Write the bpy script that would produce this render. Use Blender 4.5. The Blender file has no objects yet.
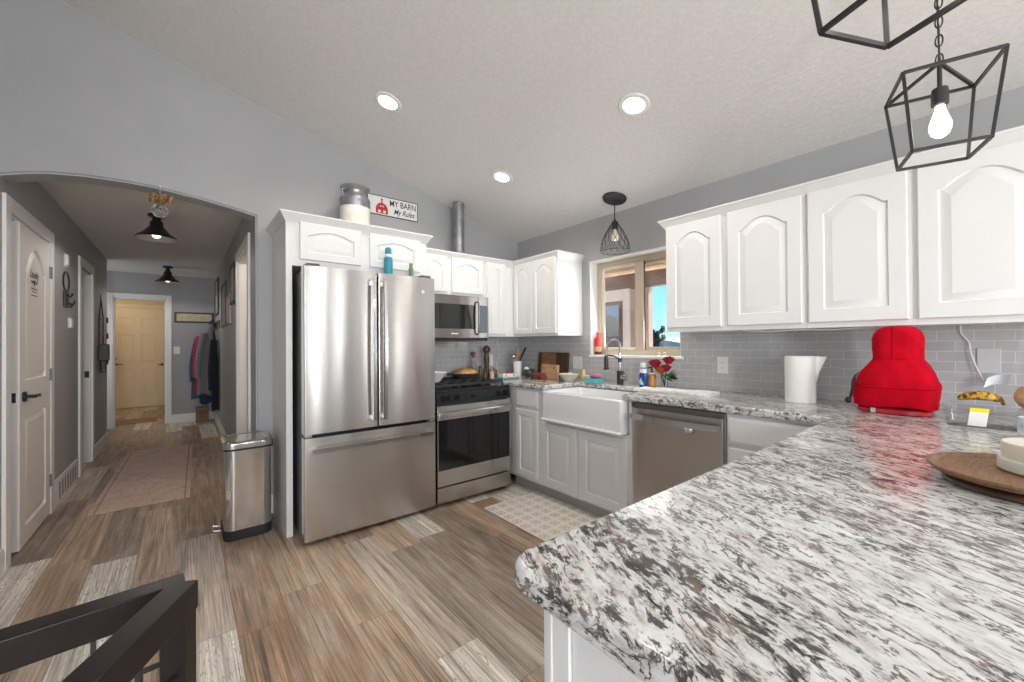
import bpy, bmesh, math, random
from mathutils import Vector, Matrix
random.seed(7)
PI = math.pi
S = bpy.context.scene
COL = S.collection

# ------------------------------------------------------------------ camera
CAM_H = 1.265
cam_d = bpy.data.cameras.new('camera'); cam = bpy.data.objects.new('camera', cam_d); COL.objects.link(cam)
cam_d.sensor_fit = 'HORIZONTAL'; cam_d.sensor_width = 36.0; cam_d.lens = 36.0 * 406.04 / 1024.0
cam_d.clip_start = 0.02; cam_d.clip_end = 500
cam.matrix_world = Matrix(((0.7782610, 0.0014098, -0.6279393, 0), (-0.6278959, -0.0102248, -0.7782302, 0),
                           (-0.0075177, 0.9999467, -0.0070723, CAM_H), (0, 0, 0, 1)))
S.camera = cam

# ------------------------------------------------------------------ view, world, sun, large area lights
S.view_settings.view_transform = 'Standard'
S.view_settings.look = 'None'
S.view_settings.gamma = 1.0
S.view_settings.use_curve_mapping = False
S.view_settings.exposure = 0.2
S.cycles.max_bounces = 8
S.cycles.diffuse_bounces = 5
S.cycles.glossy_bounces = 5
S.cycles.transmission_bounces = 8
S.cycles.transparent_max_bounces = 12
S.cycles.caustics_reflective = False
S.cycles.caustics_refractive = False
S.cycles.sample_clamp_indirect = 4.0
S.cycles.use_denoising = True

W = bpy.data.worlds.new('world'); S.world = W; W.use_nodes = True
wn = W.node_tree; wbg = wn.nodes['Background']
sky = wn.nodes.new('ShaderNodeTexSky'); sky.sky_type = 'NISHITA'; sky.sun_disc = False
sky.sun_elevation = math.radians(48); sky.sun_rotation = math.radians(250); sky.air_density = 1.0; sky.dust_density = 0.3; sky.ozone_density = 2.0
tint = wn.nodes.new('ShaderNodeMix'); tint.data_type = 'RGBA'; tint.blend_type = 'MULTIPLY'; tint.inputs[0].default_value = 1.0
tint.inputs[7].default_value = (0.36, 0.69, 1.0, 1)
wn.links.new(sky.outputs[0], tint.inputs[6]); wn.links.new(tint.outputs[2], wbg.inputs[0]); wbg.inputs[1].default_value = 0.20

def sun_lamp():
    d = bpy.data.lights.new('sun', 'SUN'); d.energy = 14.0; d.angle = 0.009; d.color = (1.0, 0.95, 0.88)
    o = bpy.data.objects.new('sun', d); COL.objects.link(o)
    o.rotation_euler = (math.radians(-22), math.radians(38), 0)   # shines from +X, +Y side, high
    v = Vector((-0.75, 0.2, -0.80)); o.rotation_euler = v.to_track_quat('-Z', 'Y').to_euler()
sun_lamp()

def area(name, loc, direction, sx, sy, power, color=(1, 1, 1), spread=None):
    d = bpy.data.lights.new(name, 'AREA'); d.shape = 'RECTANGLE'; d.size = sx; d.size_y = sy; d.energy = power; d.color = color
    if spread: d.spread = spread
    o = bpy.data.objects.new(name, d); COL.objects.link(o); o.location = loc
    o.rotation_euler = Vector(direction).to_track_quat('-Z', 'Y').to_euler()
    return o
DAY = (0.97, 0.985, 1.0)
for wx_, ww_, wp_ in ((-.35, .5, 105), (.75, .12, 26), (1.6, .12, 24)): area('added_rear_daylight', (wx_, -3.30, 1.45), (0, 1, 0), ww_, 2.1, wp_, DAY)  # unseen window lights; narrow ones added to streak the refrigerator steel
area('daylight_rear_left_window', (-2.1, -3.30, 1.45), (0.1, 1, 0), 1.2, 2.1, 35, DAY)
area('added_rear_door_light', (2.42, -3.30, 1.2), (0, 1, 0), .14, 2.1, 10, DAY)  # unseen door light, added for a streak on the left refrigerator door
area('added_right_streak_light', (2.90, -1.55, 1.3), (-1, 0.1, 0), .34, 1.8, 14, DAY)  # out-of-view light added for a streak on the right refrigerator door
area('added_side_daylight', (-3.40, -1.2, 1.5), (1, 0, 0), 2.2, 1.5, 22, DAY)  # window light added out of view on the left
area('daylight_kitchen_window', (3.02, 2.05, 1.6), (-1, 0, -0.25), 0.8, 0.8, 6, DAY)
area('daylight_hall_side', (-1.50, 8.2, 1.4), (1, 0.1, 0), 0.8, 1.4, 5, DAY)

def bulb_light(name, loc, power, color=(1, 0.86, 0.68), r=0.03):
    d = bpy.data.lights.new(name, 'POINT'); d.energy = power; d.color = color; d.shadow_soft_size = r
    o = bpy.data.objects.new(name, d); COL.objects.link(o); o.location = loc
def spot_light(name, loc, power, color=(1, 0.93, 0.83), r=0.06, size=150, blend=0.6):
    d = bpy.data.lights.new(name, 'SPOT'); d.energy = power; d.color = color; d.shadow_soft_size = r
    d.spot_size = math.radians(size); d.spot_blend = blend
    o = bpy.data.objects.new(name, d); COL.objects.link(o); o.location = loc

# ------------------------------------------------------------------ node helpers / materials
def newmat(name):
    m = bpy.data.materials.new(name); m.use_nodes = True
    nt = m.node_tree; b = nt.nodes['Principled BSDF']
    return m, nt, b
def N(nt, t, **kw):
    n = nt.nodes.new(t)
    for k, v in kw.items():
        if k.startswith('i_'):
            key = k[2:]
            key = int(key) if key.isdigit() else key.replace('_', ' ')
            n.inputs[key].default_value = v
        else: setattr(n, k, v)
    return n
def L(nt, a, b): nt.links.new(a, b)
def math_n(nt, op, a, b=None, c=None):
    n = nt.nodes.new('ShaderNodeMath'); n.operation = op
    for i, v in enumerate((a, b, c)):
        if v is None: continue
        if isinstance(v, (int, float)): n.inputs[i].default_value = v
        else: nt.links.new(v, n.inputs[i])
    return n.outputs[0]
def ramp(nt, fac, stops, interp='LINEAR'):
    r = nt.nodes.new('ShaderNodeValToRGB'); r.color_ramp.interpolation = interp
    el = r.color_ramp.elements
    while len(el) < len(stops): el.new(0.5)
    for e, (p, c) in zip(el, stops): e.position = p; e.color = (c[0], c[1], c[2], 1)
    nt.links.new(fac, r.inputs[0]); return r.outputs[0]
def mix(nt, fac, a, b, mode='MIX'):
    m = nt.nodes.new('ShaderNodeMix'); m.data_type = 'RGBA'; m.blend_type = mode
    for s, v in ((m.inputs[0], fac), (m.inputs[6], a), (m.inputs[7], b)):
        if isinstance(v, (int, float)): s.default_value = v
        elif isinstance(v, tuple): s.default_value = (v[0], v[1], v[2], 1)
        else: nt.links.new(v, s)
    return m.outputs[2]
def objco(nt, scale=(1, 1, 1), rot=(0, 0, 0), loc=(0, 0, 0), coord='Object'):
    tc = nt.nodes.new('ShaderNodeTexCoord'); mp = nt.nodes.new('ShaderNodeMapping')
    mp.inputs['Scale'].default_value = scale; mp.inputs['Rotation'].default_value = rot; mp.inputs['Location'].default_value = loc
    nt.links.new(tc.outputs[coord], mp.inputs[0]); return mp.outputs[0]
def bump(nt, bsdf, h, strength, dist):
    n = nt.nodes.new('ShaderNodeBump'); n.inputs['Strength'].default_value = strength; n.inputs['Distance'].default_value = dist
    nt.links.new(h, n.inputs['Height']); nt.links.new(n.outputs[0], bsdf.inputs['Normal'])
def pbr(name, col, rough=0.5, metal=0.0, vary=0.06, scale=18, bmp=0.0, bscale=60, **kw):
    """plain procedural material: a little noise in the colour and roughness, optional bump"""
    m, nt, b = newmat(name)
    co = objco(nt)
    n = N(nt, 'ShaderNodeTexNoise', i_Scale=scale, i_Detail=4.0); L(nt, co, n.inputs['Vector'])
    lo = tuple(c * (1 - vary) for c in col); hi = tuple(min(1, c * (1 + vary)) for c in col)
    L(nt, ramp(nt, n.outputs[0], [(0.3, lo), (0.7, hi)]), b.inputs['Base Color'])
    b.inputs['Roughness'].default_value = rough; b.inputs['Metallic'].default_value = metal
    for k, v in kw.items(): b.inputs[k.replace('_', ' ')].default_value = v
    if bmp:
        n2 = N(nt, 'ShaderNodeTexNoise', i_Scale=bscale, i_Detail=3.0); L(nt, co, n2.inputs['Vector'])
        bump(nt, b, n2.outputs[0], bmp, 0.01)
    return m
def emis(name, col, strength):
    m, nt, b = newmat(name)
    b.inputs['Base Color'].default_value = (*col, 1); b.inputs['Emission Color'].default_value = (*col, 1)
    b.inputs['Emission Strength'].default_value = strength
    return m
def glassm(name, col=(1, 1, 1), rough=0.0, ior=1.45):
    m, nt, b = newmat(name)
    b.inputs['Base Color'].default_value = (*col, 1); b.inputs['Transmission Weight'].default_value = 1
    b.inputs['Roughness'].default_value = rough; b.inputs['IOR'].default_value = ior
    return m
def pane_mat(name, tint=(1, 1, 1), refl=0.06):
    m, nt, b = newmat(name); nt.nodes.remove(b)
    out = [n for n in nt.nodes if n.type == 'OUTPUT_MATERIAL'][0]
    t = N(nt, 'ShaderNodeBsdfTransparent'); t.inputs[0].default_value = (*tint, 1)
    g = N(nt, 'ShaderNodeBsdfGlossy'); g.inputs['Roughness'].default_value = 0.02
    mx = N(nt, 'ShaderNodeMixShader'); mx.inputs[0].default_value = refl
    L(nt, t.outputs[0], mx.inputs[1]); L(nt, g.outputs[0], mx.inputs[2]); L(nt, mx.outputs[0], out.inputs[0])
    return m
def woodm(name, dark, light, scale=6.0, axis=(1, 8, 8), rough=0.45, coat=0.0):
    m, nt, b = newmat(name)
    co = objco(nt, scale=axis)
    n = N(nt, 'ShaderNodeTexNoise', i_Scale=scale, i_Detail=8.0, i_Roughness=0.6, i_Distortion=1.2); L(nt, co, n.inputs['Vector'])
    L(nt, ramp(nt, n.outputs[0], [(0.32, dark), (0.68, light)]), b.inputs['Base Color'])
    b.inputs['Roughness'].default_value = rough; b.inputs['Coat Weight'].default_value = coat
    bump(nt, b, n.outputs[0], 0.08, 0.005)
    return m

def wall_paint(name, col):
    m, nt, b = newmat(name)
    co = objco(nt)
    n = N(nt, 'ShaderNodeTexNoise', i_Scale=3.0, i_Detail=3.0); L(nt, co, n.inputs['Vector'])
    L(nt, ramp(nt, n.outputs[0], [(0.3, tuple(c * .97 for c in col)), (0.7, tuple(c * 1.03 for c in col))]), b.inputs['Base Color'])
    b.inputs['Roughness'].default_value = 0.55
    n2 = N(nt, 'ShaderNodeTexNoise', i_Scale=75.0, i_Detail=3.0); L(nt, co, n2.inputs['Vector'])
    bump(nt, b, n2.outputs[0], 0.22, 0.006)
    return m
M_WALL = wall_paint('grey_wall_paint', (0.385, 0.387, 0.398))
def ceiling_mat():
    m, nt, b = newmat('white_textured_ceiling')
    co = objco(nt)
    b.inputs['Base Color'].default_value = (0.70, 0.685, 0.665, 1); b.inputs['Roughness'].default_value = 0.85
    v = N(nt, 'ShaderNodeTexNoise', i_Scale=48.0, i_Detail=5.0, i_Roughness=0.65); L(nt, co, v.inputs['Vector'])
    h = ramp(nt, v.outputs[0], [(0.42, (0, 0, 0)), (0.62, (1, 1, 1))])
    L(nt, mix(nt, h, (0.74, 0.725, 0.705), (0.79, 0.775, 0.755)), b.inputs['Base Color'])
    bump(nt, b, h, 0.16, 0.006)
    return m
M_CEIL = ceiling_mat()

def floor_mat():
    m, nt, b = newmat('weathered_wood_plank_floor')
    tc = N(nt, 'ShaderNodeTexCoord'); sp = N(nt, 'ShaderNodeSeparateXYZ'); L(nt, tc.outputs['Object'], sp.inputs[0])
    X, Y = sp.outputs[0], sp.outputs[1]
    PW, PL = 0.20, 1.22
    u = math_n(nt, 'DIVIDE', math_n(nt, 'SUBTRACT', X, 0.18), PW); ci = math_n(nt, 'FLOOR', u); uf = math_n(nt, 'FRACT', u)
    wn1 = N(nt, 'ShaderNodeTexWhiteNoise', noise_dimensions='1D'); L(nt, ci, wn1.inputs['W'])
    v = math_n(nt, 'ADD', math_n(nt, 'DIVIDE', Y, PL), math_n(nt, 'MULTIPLY', wn1.outputs[0], 7.3)); ri = math_n(nt, 'FLOOR', v); vf = math_n(nt, 'FRACT', v)
    cb = N(nt, 'ShaderNodeCombineXYZ'); L(nt, ci, cb.inputs[0]); L(nt, ri, cb.inputs[1])
    wn2 = N(nt, 'ShaderNodeTexWhiteNoise', noise_dimensions='2D'); L(nt, cb.outputs[0], wn2.inputs['Vector'])
    wn3 = N(nt, 'ShaderNodeTexWhiteNoise', noise_dimensions='3D'); cb3 = N(nt, 'ShaderNodeCombineXYZ'); L(nt, ci, cb3.inputs[0]); L(nt, ri, cb3.inputs[1]); cb3.inputs[2].default_value = 5.5
    L(nt, cb3.outputs[0], wn3.inputs['Vector'])
    base = ramp(nt, wn2.outputs[0], [(0.0, (0.34, 0.225, 0.145)), (0.18, (0.29, 0.225, 0.175)), (0.32, (0.48, 0.355, 0.25)), (0.50, (0.40, 0.285, 0.195)), (0.62, (0.56, 0.48, 0.395)), (0.72, (0.34, 0.28, 0.23)), (0.80, (0.74, 0.69, 0.62))], 'CONSTANT')
    # grain coordinates: shifted per plank, stretched along Y
    gx = math_n(nt, 'ADD', X, math_n(nt, 'MULTIPLY', wn2.outputs[0], 31.0)); gy = math_n(nt, 'ADD', Y, math_n(nt, 'MULTIPLY', wn3.outputs[0], 17.0))
    gc = N(nt, 'ShaderNodeCombineXYZ'); L(nt, math_n(nt, 'MULTIPLY', gx, 26.0), gc.inputs[0]); L(nt, math_n(nt, 'MULTIPLY', gy, 0.9), gc.inputs[1])
    n1 = N(nt, 'ShaderNodeTexNoise', i_Scale=1.0, i_Detail=9.0, i_Roughness=0.66, i_Distortion=1.0); L(nt, gc.outputs[0], n1.inputs['Vector'])
    # growth rings (cathedral grain)
    rc = N(nt, 'ShaderNodeCombineXYZ'); L(nt, math_n(nt, 'MULTIPLY', gx, 9.0), rc.inputs[0]); L(nt, math_n(nt, 'MULTIPLY', gy, 0.85), rc.inputs[1])
    n2 = N(nt, 'ShaderNodeTexNoise', i_Scale=1.0, i_Detail=4.0, i_Roughness=0.55, i_Distortion=0.3); L(nt, rc.outputs[0], n2.inputs['Vector'])
    rings = math_n(nt, 'ABSOLUTE', math_n(nt, 'SINE', math_n(nt, 'MULTIPLY', n2.outputs[0], 90.0)))
    ringm = ramp(nt, rings, [(0.0, (0, 0, 0)), (0.38, (1, 1, 1))])
    fn = N(nt, 'ShaderNodeTexNoise', i_Scale=1.0, i_Detail=4.0); fc = N(nt, 'ShaderNodeCombineXYZ'); L(nt, math_n(nt, 'MULTIPLY', gx, 150.0), fc.inputs[0]); L(nt, math_n(nt, 'MULTIPLY', gy, 2.4), fc.inputs[1]); L(nt, fc.outputs[0], fn.inputs['Vector'])
    tone = ramp(nt, n1.outputs[0], [(0.30, (0.30, 0.285, 0.28)), (0.44, (0.80, 0.79, 0.78)), (0.56, (1.05, 1.04, 1.03)), (0.70, (1.55, 1.54, 1.54))])
    c = mix(nt, 1.0, base, tone, 'MULTIPLY')
    bl = N(nt, 'ShaderNodeTexNoise', i_Scale=1.0, i_Detail=5.0, i_Roughness=0.6); bc = N(nt, 'ShaderNodeCombineXYZ'); L(nt, math_n(nt, 'MULTIPLY', gx, 9.0), bc.inputs[0]); L(nt, math_n(nt, 'MULTIPLY', gy, 2.0), bc.inputs[1]); L(nt, bc.outputs[0], bl.inputs['Vector'])
    c = mix(nt, math_n(nt, 'MULTIPLY', ramp(nt, bl.outputs[0], [(0.48, (0, 0, 0)), (0.66, (1, 1, 1))]), 0.42), c, (0.60, 0.54, 0.47))
    c = mix(nt, math_n(nt, 'MULTIPLY', ramp(nt, bl.outputs[0], [(0.30, (1, 1, 1)), (0.42, (0, 0, 0))]), 0.35), c, (0.13, 0.095, 0.07))
    light = math_n(nt, 'GREATER_THAN', wn2.outputs[0], 0.80)
    ringk = math_n(nt, 'MULTIPLY', math_n(nt, 'ADD', math_n(nt, 'MULTIPLY', light, 0.62), 0.22), ramp(nt, n1.outputs[0], [(0.35, (0.3, 0.3, 0.3)), (0.6, (1, 1, 1))]))
    inv = math_n(nt, 'SUBTRACT', 1.0, ringm)
    c = mix(nt, math_n(nt, 'MULTIPLY', inv, ringk), c, (0.10, 0.085, 0.072))
    c = mix(nt, 0.85, c, ramp(nt, fn.outputs[0], [(0.3, (0.45, 0.44, 0.43)), (0.5, (1.0, 1.0, 1.0)), (0.68, (1.28, 1.28, 1.28))]), 'MULTIPLY')
    # seams
    eu = math_n(nt, 'MULTIPLY', math_n(nt, 'MINIMUM', uf, math_n(nt, 'SUBTRACT', 1.0, uf)), PW)
    ev = math_n(nt, 'MULTIPLY', math_n(nt, 'MINIMUM', vf, math_n(nt, 'SUBTRACT', 1.0, vf)), PL)
    e = math_n(nt, 'MINIMUM', eu, ev)
    seam = ramp(nt, math_n(nt, 'MULTIPLY', e, 300.0), [(0.15, (1, 1, 1)), (0.6, (0, 0, 0))])
    c = mix(nt, math_n(nt, 'MULTIPLY', seam, 0.6), c, (0.06, 0.045, 0.035))
    L(nt, c, b.inputs['Base Color'])
    L(nt, math_n(nt, 'ADD', 0.30, math_n(nt, 'MULTIPLY', n1.outputs[0], 0.22)), b.inputs['Roughness'])
    h = math_n(nt, 'SUBTRACT', math_n(nt, 'MULTIPLY', n1.outputs[0], 0.5), seam)
    bump(nt, b, h, 0.18, 0.004)
    return m
M_FLOOR = floor_mat()

def granite_mat():
    m, nt, b = newmat('white_granite_with_dark_streaks')
    ang = math.radians(-64)   # streaks run about 64 degrees from X
    co = objco(nt, rot=(0, 0, ang)); 
    st = N(nt, 'ShaderNodeMapping'); st.inputs['Scale'].default_value = (0.42, 1.0, 1.0); L(nt, co, st.inputs[0])
    # warp
    wz = N(nt, 'ShaderNodeTexNoise', i_Scale=9.0, i_Detail=3.0); L(nt, st.outputs[0], wz.inputs['Vector'])
    wv = N(nt, 'ShaderNodeVectorMath', operation='MULTIPLY_ADD'); L(nt, wz.outputs['Color'], wv.inputs[0]); wv.inputs[1].default_value = (0.045, 0.045, 0.045); L(nt, st.outputs[0], wv.inputs[2])
    P = wv.outputs[0]
    def noise(scale, det=6.0, rgh=0.6, off=0.0, dist=0.0):
        mp = N(nt, 'ShaderNodeMapping'); mp.inputs['Location'].default_value = (off, off * 1.7, off); L(nt, P, mp.inputs[0])
        n = N(nt, 'ShaderNodeTexNoise', i_Scale=scale, i_Detail=det, i_Roughness=rgh, i_Distortion=dist); L(nt, mp.outputs[0], n.inputs['Vector']); return n.outputs[0]
    big = noise(11.0, 5.0, 0.6, 3.1)
    mid = noise(64.0, 9.0, 0.72, 11.0, 0.25)
    fine = noise(120.0, 5.0, 0.6, 5.0)
    taupe = noise(26.0, 9.0, 0.70, 23.0, 0.1)
    base = ramp(nt, noise(40.0, 6.0, 0.7, 41.0), [(0.32, (0.38, 0.375, 0.365)), (0.48, (0.58, 0.58, 0.575)), (0.66, (0.69, 0.695, 0.69))])
    bigm = ramp(nt, big, [(0.36, (0, 0, 0)), (0.62, (1, 1, 1))])
    tm = ramp(nt, math_n(nt, 'ADD', taupe, math_n(nt, 'MULTIPLY', bigm, 0.08)), [(0.555, (0, 0, 0)), (0.70, (1, 1, 1))])
    c = mix(nt, math_n(nt, 'MULTIPLY', tm, 0.75), base, (0.27, 0.215, 0.175))
    dk = math_n(nt, 'ADD', mid, math_n(nt, 'MULTIPLY', bigm, 0.085))
    dm = ramp(nt, math_n(nt, 'ADD', dk, math_n(nt, 'MULTIPLY', math_n(nt, 'SUBTRACT', fine, 0.5), 0.16)), [(0.572, (0, 0, 0)), (0.630, (1, 1, 1))])
    dcol = ramp(nt, noise(22.0, 3.0, 0.5, 61.0), [(0.38, (0.014, 0.013, 0.015)), (0.50, (0.050, 0.044, 0.042)), (0.62, (0.145, 0.108, 0.082))])
    c = mix(nt, math_n(nt, 'MULTIPLY', dm, 0.94), c, dcol)
    rd = math_n(nt, 'ABSOLUTE', math_n(nt, 'SUBTRACT', noise(34.0, 4.0, 0.6, 91.0, 0.4), 0.5))
    cl = ramp(nt, noise(15.0, 5.0, 0.65, 33.0), [(0.42, (0, 0, 0)), (0.54, (1, 1, 1))])
    vein = math_n(nt, 'MULTIPLY', ramp(nt, rd, [(0.008, (1, 1, 1)), (0.032, (0, 0, 0))]), cl)
    c = mix(nt, math_n(nt, 'MULTIPLY', vein, 0.97), c, dcol)
    sk = ramp(nt, noise(150.0, 3.0, 0.5, 77.0), [(0.66, (0, 0, 0)), (0.70, (1, 1, 1))])
    c = mix(nt, math_n(nt, 'MULTIPLY', sk, 0.5), c, (0.16, 0.145, 0.14))
    L(nt, c, b.inputs['Base Color'])
    b.inputs['Roughness'].default_value = 0.14; b.inputs['Specular IOR Level'].default_value = 0.5
    return m
M_GRAN = granite_mat()

def tile_mat(name, horiz):
    """glossy grey subway tile; horiz = 'X' or 'Y' is the axis along the wall"""
    m, nt, b = newmat(name)
    tc = N(nt, 'ShaderNodeTexCoord'); sp = N(nt, 'ShaderNodeSeparateXYZ'); L(nt, tc.outputs['Object'], sp.inputs[0])
    cb = N(nt, 'ShaderNodeCombineXYZ'); L(nt, sp.outputs[0 if horiz == 'X' else 1], cb.inputs[0]); L(nt, sp.outputs[2], cb.inputs[1])
    br = N(nt, 'ShaderNodeTexBrick'); br.offset = 0.5; L(nt, cb.outputs[0], br.inputs['Vector'])
    br.inputs['Scale'].default_value = 1.0; br.inputs['Brick Width'].default_value = 0.124; br.inputs['Row Height'].default_value = 0.0505
    br.inputs['Mortar Size'].default_value = 0.0014; br.inputs['Mortar Smooth'].default_value = 0.3; br.inputs['Bias'].default_value = 0.0
    br.inputs['Color1'].default_value = (0.42, 0.415, 0.422, 1); br.inputs['Color2'].default_value = (0.475, 0.466, 0.47, 1); br.inputs['Mortar'].default_value = (0.64, 0.64, 0.635, 1)
    L(nt, br.outputs['Color'], b.inputs['Base Color'])
    L(nt, math_n(nt, 'ADD', 0.06, math_n(nt, 'MULTIPLY', br.outputs['Fac'], 0.6)), b.inputs['Roughness'])
    n = N(nt, 'ShaderNodeTexNoise', i_Scale=22.0, i_Detail=2.0); L(nt, tc.outputs['Object'], n.inputs['Vector'])
    h = math_n(nt, 'SUBTRACT', math_n(nt, 'MULTIPLY', n.outputs[0], 0.8), br.outputs['Fac'])
    bump(nt, b, h, 0.25, 0.004)
    return m
M_TILE_A = tile_mat('grey_subway_tile_back', 'X'); M_TILE_B = tile_mat('grey_subway_tile_right', 'Y')

def steel_mat(name, col=(0.60, 0.585, 0.57), rough=0.24, axis=(2, 2, 260), aniso=0.85, wav=0.10):
    m, nt, b = newmat(name)
    co = objco(nt, scale=axis)
    n = N(nt, 'ShaderNodeTexNoise', i_Scale=1.5, i_Detail=3.0); L(nt, co, n.inputs['Vector'])
    L(nt, ramp(nt, n.outputs[0], [(0.3, tuple(c * .93 for c in col)), (0.7, tuple(min(1, c * 1.05) for c in col))]), b.inputs['Base Color'])
    b.inputs['Metallic'].default_value = 1.0
    L(nt, math_n(nt, 'ADD', rough - .02, math_n(nt, 'MULTIPLY', n.outputs[0], 0.05)), b.inputs['Roughness'])
    # brushed grain runs horizontally: reflections stretch vertically; faint waviness of the sheet
    b.inputs['Anisotropic'].default_value = aniso
    tv = N(nt, 'ShaderNodeCombineXYZ'); tv.inputs[2].default_value = 1.0; tv.inputs[0].default_value = 0.02; L(nt, tv.outputs[0], b.inputs['Tangent'])
    co2 = objco(nt, scale=(5.0, 5.0, 0.9)); n2 = N(nt, 'ShaderNodeTexNoise', i_Scale=1.6, i_Detail=1.0); L(nt, co2, n2.inputs['Vector'])
    bump(nt, b, n2.outputs[0], wav, 0.02)
    return m
M_STEEL = steel_mat('brushed_stainless_steel', (0.58, 0.56, 0.54), 0.235, aniso=0.95, wav=0.06)
M_STEEL_DK = steel_mat('dark_stainless_steel', (0.27, 0.245, 0.235), 0.24)
M_POLISH = steel_mat('polished_stainless_steel', (0.64, 0.63, 0.62), 0.12, aniso=0.6, wav=0.16)
M_CHROME = pbr('chrome', (0.8, 0.8, 0.8), 0.08, 1.0, vary=0.02)
M_WHITE = pbr('white_cabinet_paint', (0.75, 0.748, 0.74), 0.32, vary=0.012, scale=6, bmp=0.03, bscale=140)
M_TRIM = pbr('white_trim_paint', (0.83, 0.825, 0.81), 0.38, vary=0.02, scale=5)
M_DOORW = pbr('white_door_paint', (0.83, 0.82, 0.81), 0.42, vary=0.02, scale=5, bmp=0.03, bscale=90)
M_CREAM = pbr('cream_door_paint', (0.74, 0.66, 0.52), 0.42, vary=0.02, scale=5)
M_FIRE = pbr('white_fireclay', (0.80, 0.80, 0.80), 0.12, vary=0.01, Coat_Weight=0.4)
M_BLACK = pbr('black_metal', (0.018, 0.017, 0.017), 0.42, 0.0, vary=0.2)
M_BLKGLOSS = pbr('black_gloss', (0.012, 0.012, 0.013), 0.10, vary=0.2)
M_BLKPLAST = pbr('black_plastic', (0.012, 0.012, 0.013), 0.3, vary=0.2, Specular_IOR_Level=0.3)
M_IRON = pbr('cast_iron', (0.025, 0.025, 0.027), 0.55, vary=0.3, bmp=0.1, bscale=200)
M_DKGREY = pbr('dark_grey_metal', (0.10, 0.10, 0.105), 0.4, 0.3)
M_BRONZE = pbr('dark_bronze', (0.022, 0.019, 0.017), 0.35, 0.3, vary=0.2)
M_GALV = pbr('galvanised_steel', (0.30, 0.31, 0.325), 0.42, 0.8, vary=0.25, scale=12)
M_RUBBER = pbr('black_rubber', (0.015, 0.015, 0.016), 0.7)
M_PLATE = pbr('white_switch_plate', (0.75, 0.75, 0.73), 0.35, vary=0.01)
M_PLATEG = pbr('pale_grey_plate', (0.52, 0.52, 0.53), 0.35, vary=0.02)
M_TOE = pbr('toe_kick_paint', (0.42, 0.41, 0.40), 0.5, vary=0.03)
M_PAPER = pbr('white_paper', (0.80, 0.79, 0.77), 0.9, vary=0.02, bmp=0.08, bscale=300)
M_GLASS = glassm('clear_glass')
M_PANE = pane_mat('window_glass')
M_OVENG = pbr('black_oven_glass', (0.010, 0.010, 0.011), 0.05, vary=0.1)
M_BULB = emis('warm_bulb_glow', (1.0, 0.86, 0.66), 9)
M_BULBW = emis('white_bulb_glow', (1.0, 0.95, 0.88), 3)
M_LED = emis('recessed_led_lens', (1.0, 0.96, 0.90), 4)
M_RED = pbr('red_quilted_fabric', (0.46, 0.0015, 0.012), 0.9, vary=0.2, scale=14, bmp=0.25, bscale=60, Specular_IOR_Level=0.1)
M_REDGLOSS = pbr('red_enamel', (0.42, 0.012, 0.018), 0.15, vary=0.05, Coat_Weight=0.5)
M_WOOD = woodm('walnut_tray_wood', (0.12, 0.055, 0.024), (0.26, 0.135, 0.062), 4, (3, 22, 22), 0.5, 0.0)
M_WOODDK = woodm('dark_walnut', (0.035, 0.018, 0.010), (0.10, 0.052, 0.028), 5, (8, 8, 1.5), 0.4, 0.1)
M_WOODMID = woodm('acacia_wood', (0.13, 0.055, 0.022), (0.36, 0.19, 0.085), 5, (1.5, 2, 9), 0.4, 0.1)
M_WOODLT = woodm('light_maple', (0.36, 0.19, 0.095), (0.55, 0.34, 0.19), 5, (1.5, 2, 8), 0.45)
M_WOODRED = woodm('reddish_wood', (0.11, 0.025, 0.014), (0.24, 0.07, 0.04), 6, (2, 2, 10), 0.35, 0.2)
M_PATIO = woodm('weathered_patio_wood', (0.52, 0.34, 0.21), (0.72, 0.52, 0.36), 4, (6, 1, 6), 0.7)
M_PATIODK = woodm('brown_patio_beam', (0.17, 0.11, 0.085), (0.25, 0.17, 0.135), 4, (6, 1, 6), 0.7)
M_PATIOPK = pbr('pinkish_stucco', (0.46, 0.36, 0.32), 0.85, bmp=0.2)
M_VINYL = pbr('tan_vinyl_frame', (0.52, 0.44, 0.34), 0.4, vary=0.02)
M_VINYLLT = pbr('cream_vinyl_sash', (0.70, 0.64, 0.50), 0.4, vary=0.02)
def F(c, n='fabric', r=0.9, **k): return pbr(n, c, r, vary=0.12, scale=40, bmp=0.15, bscale=120, **k)

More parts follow.
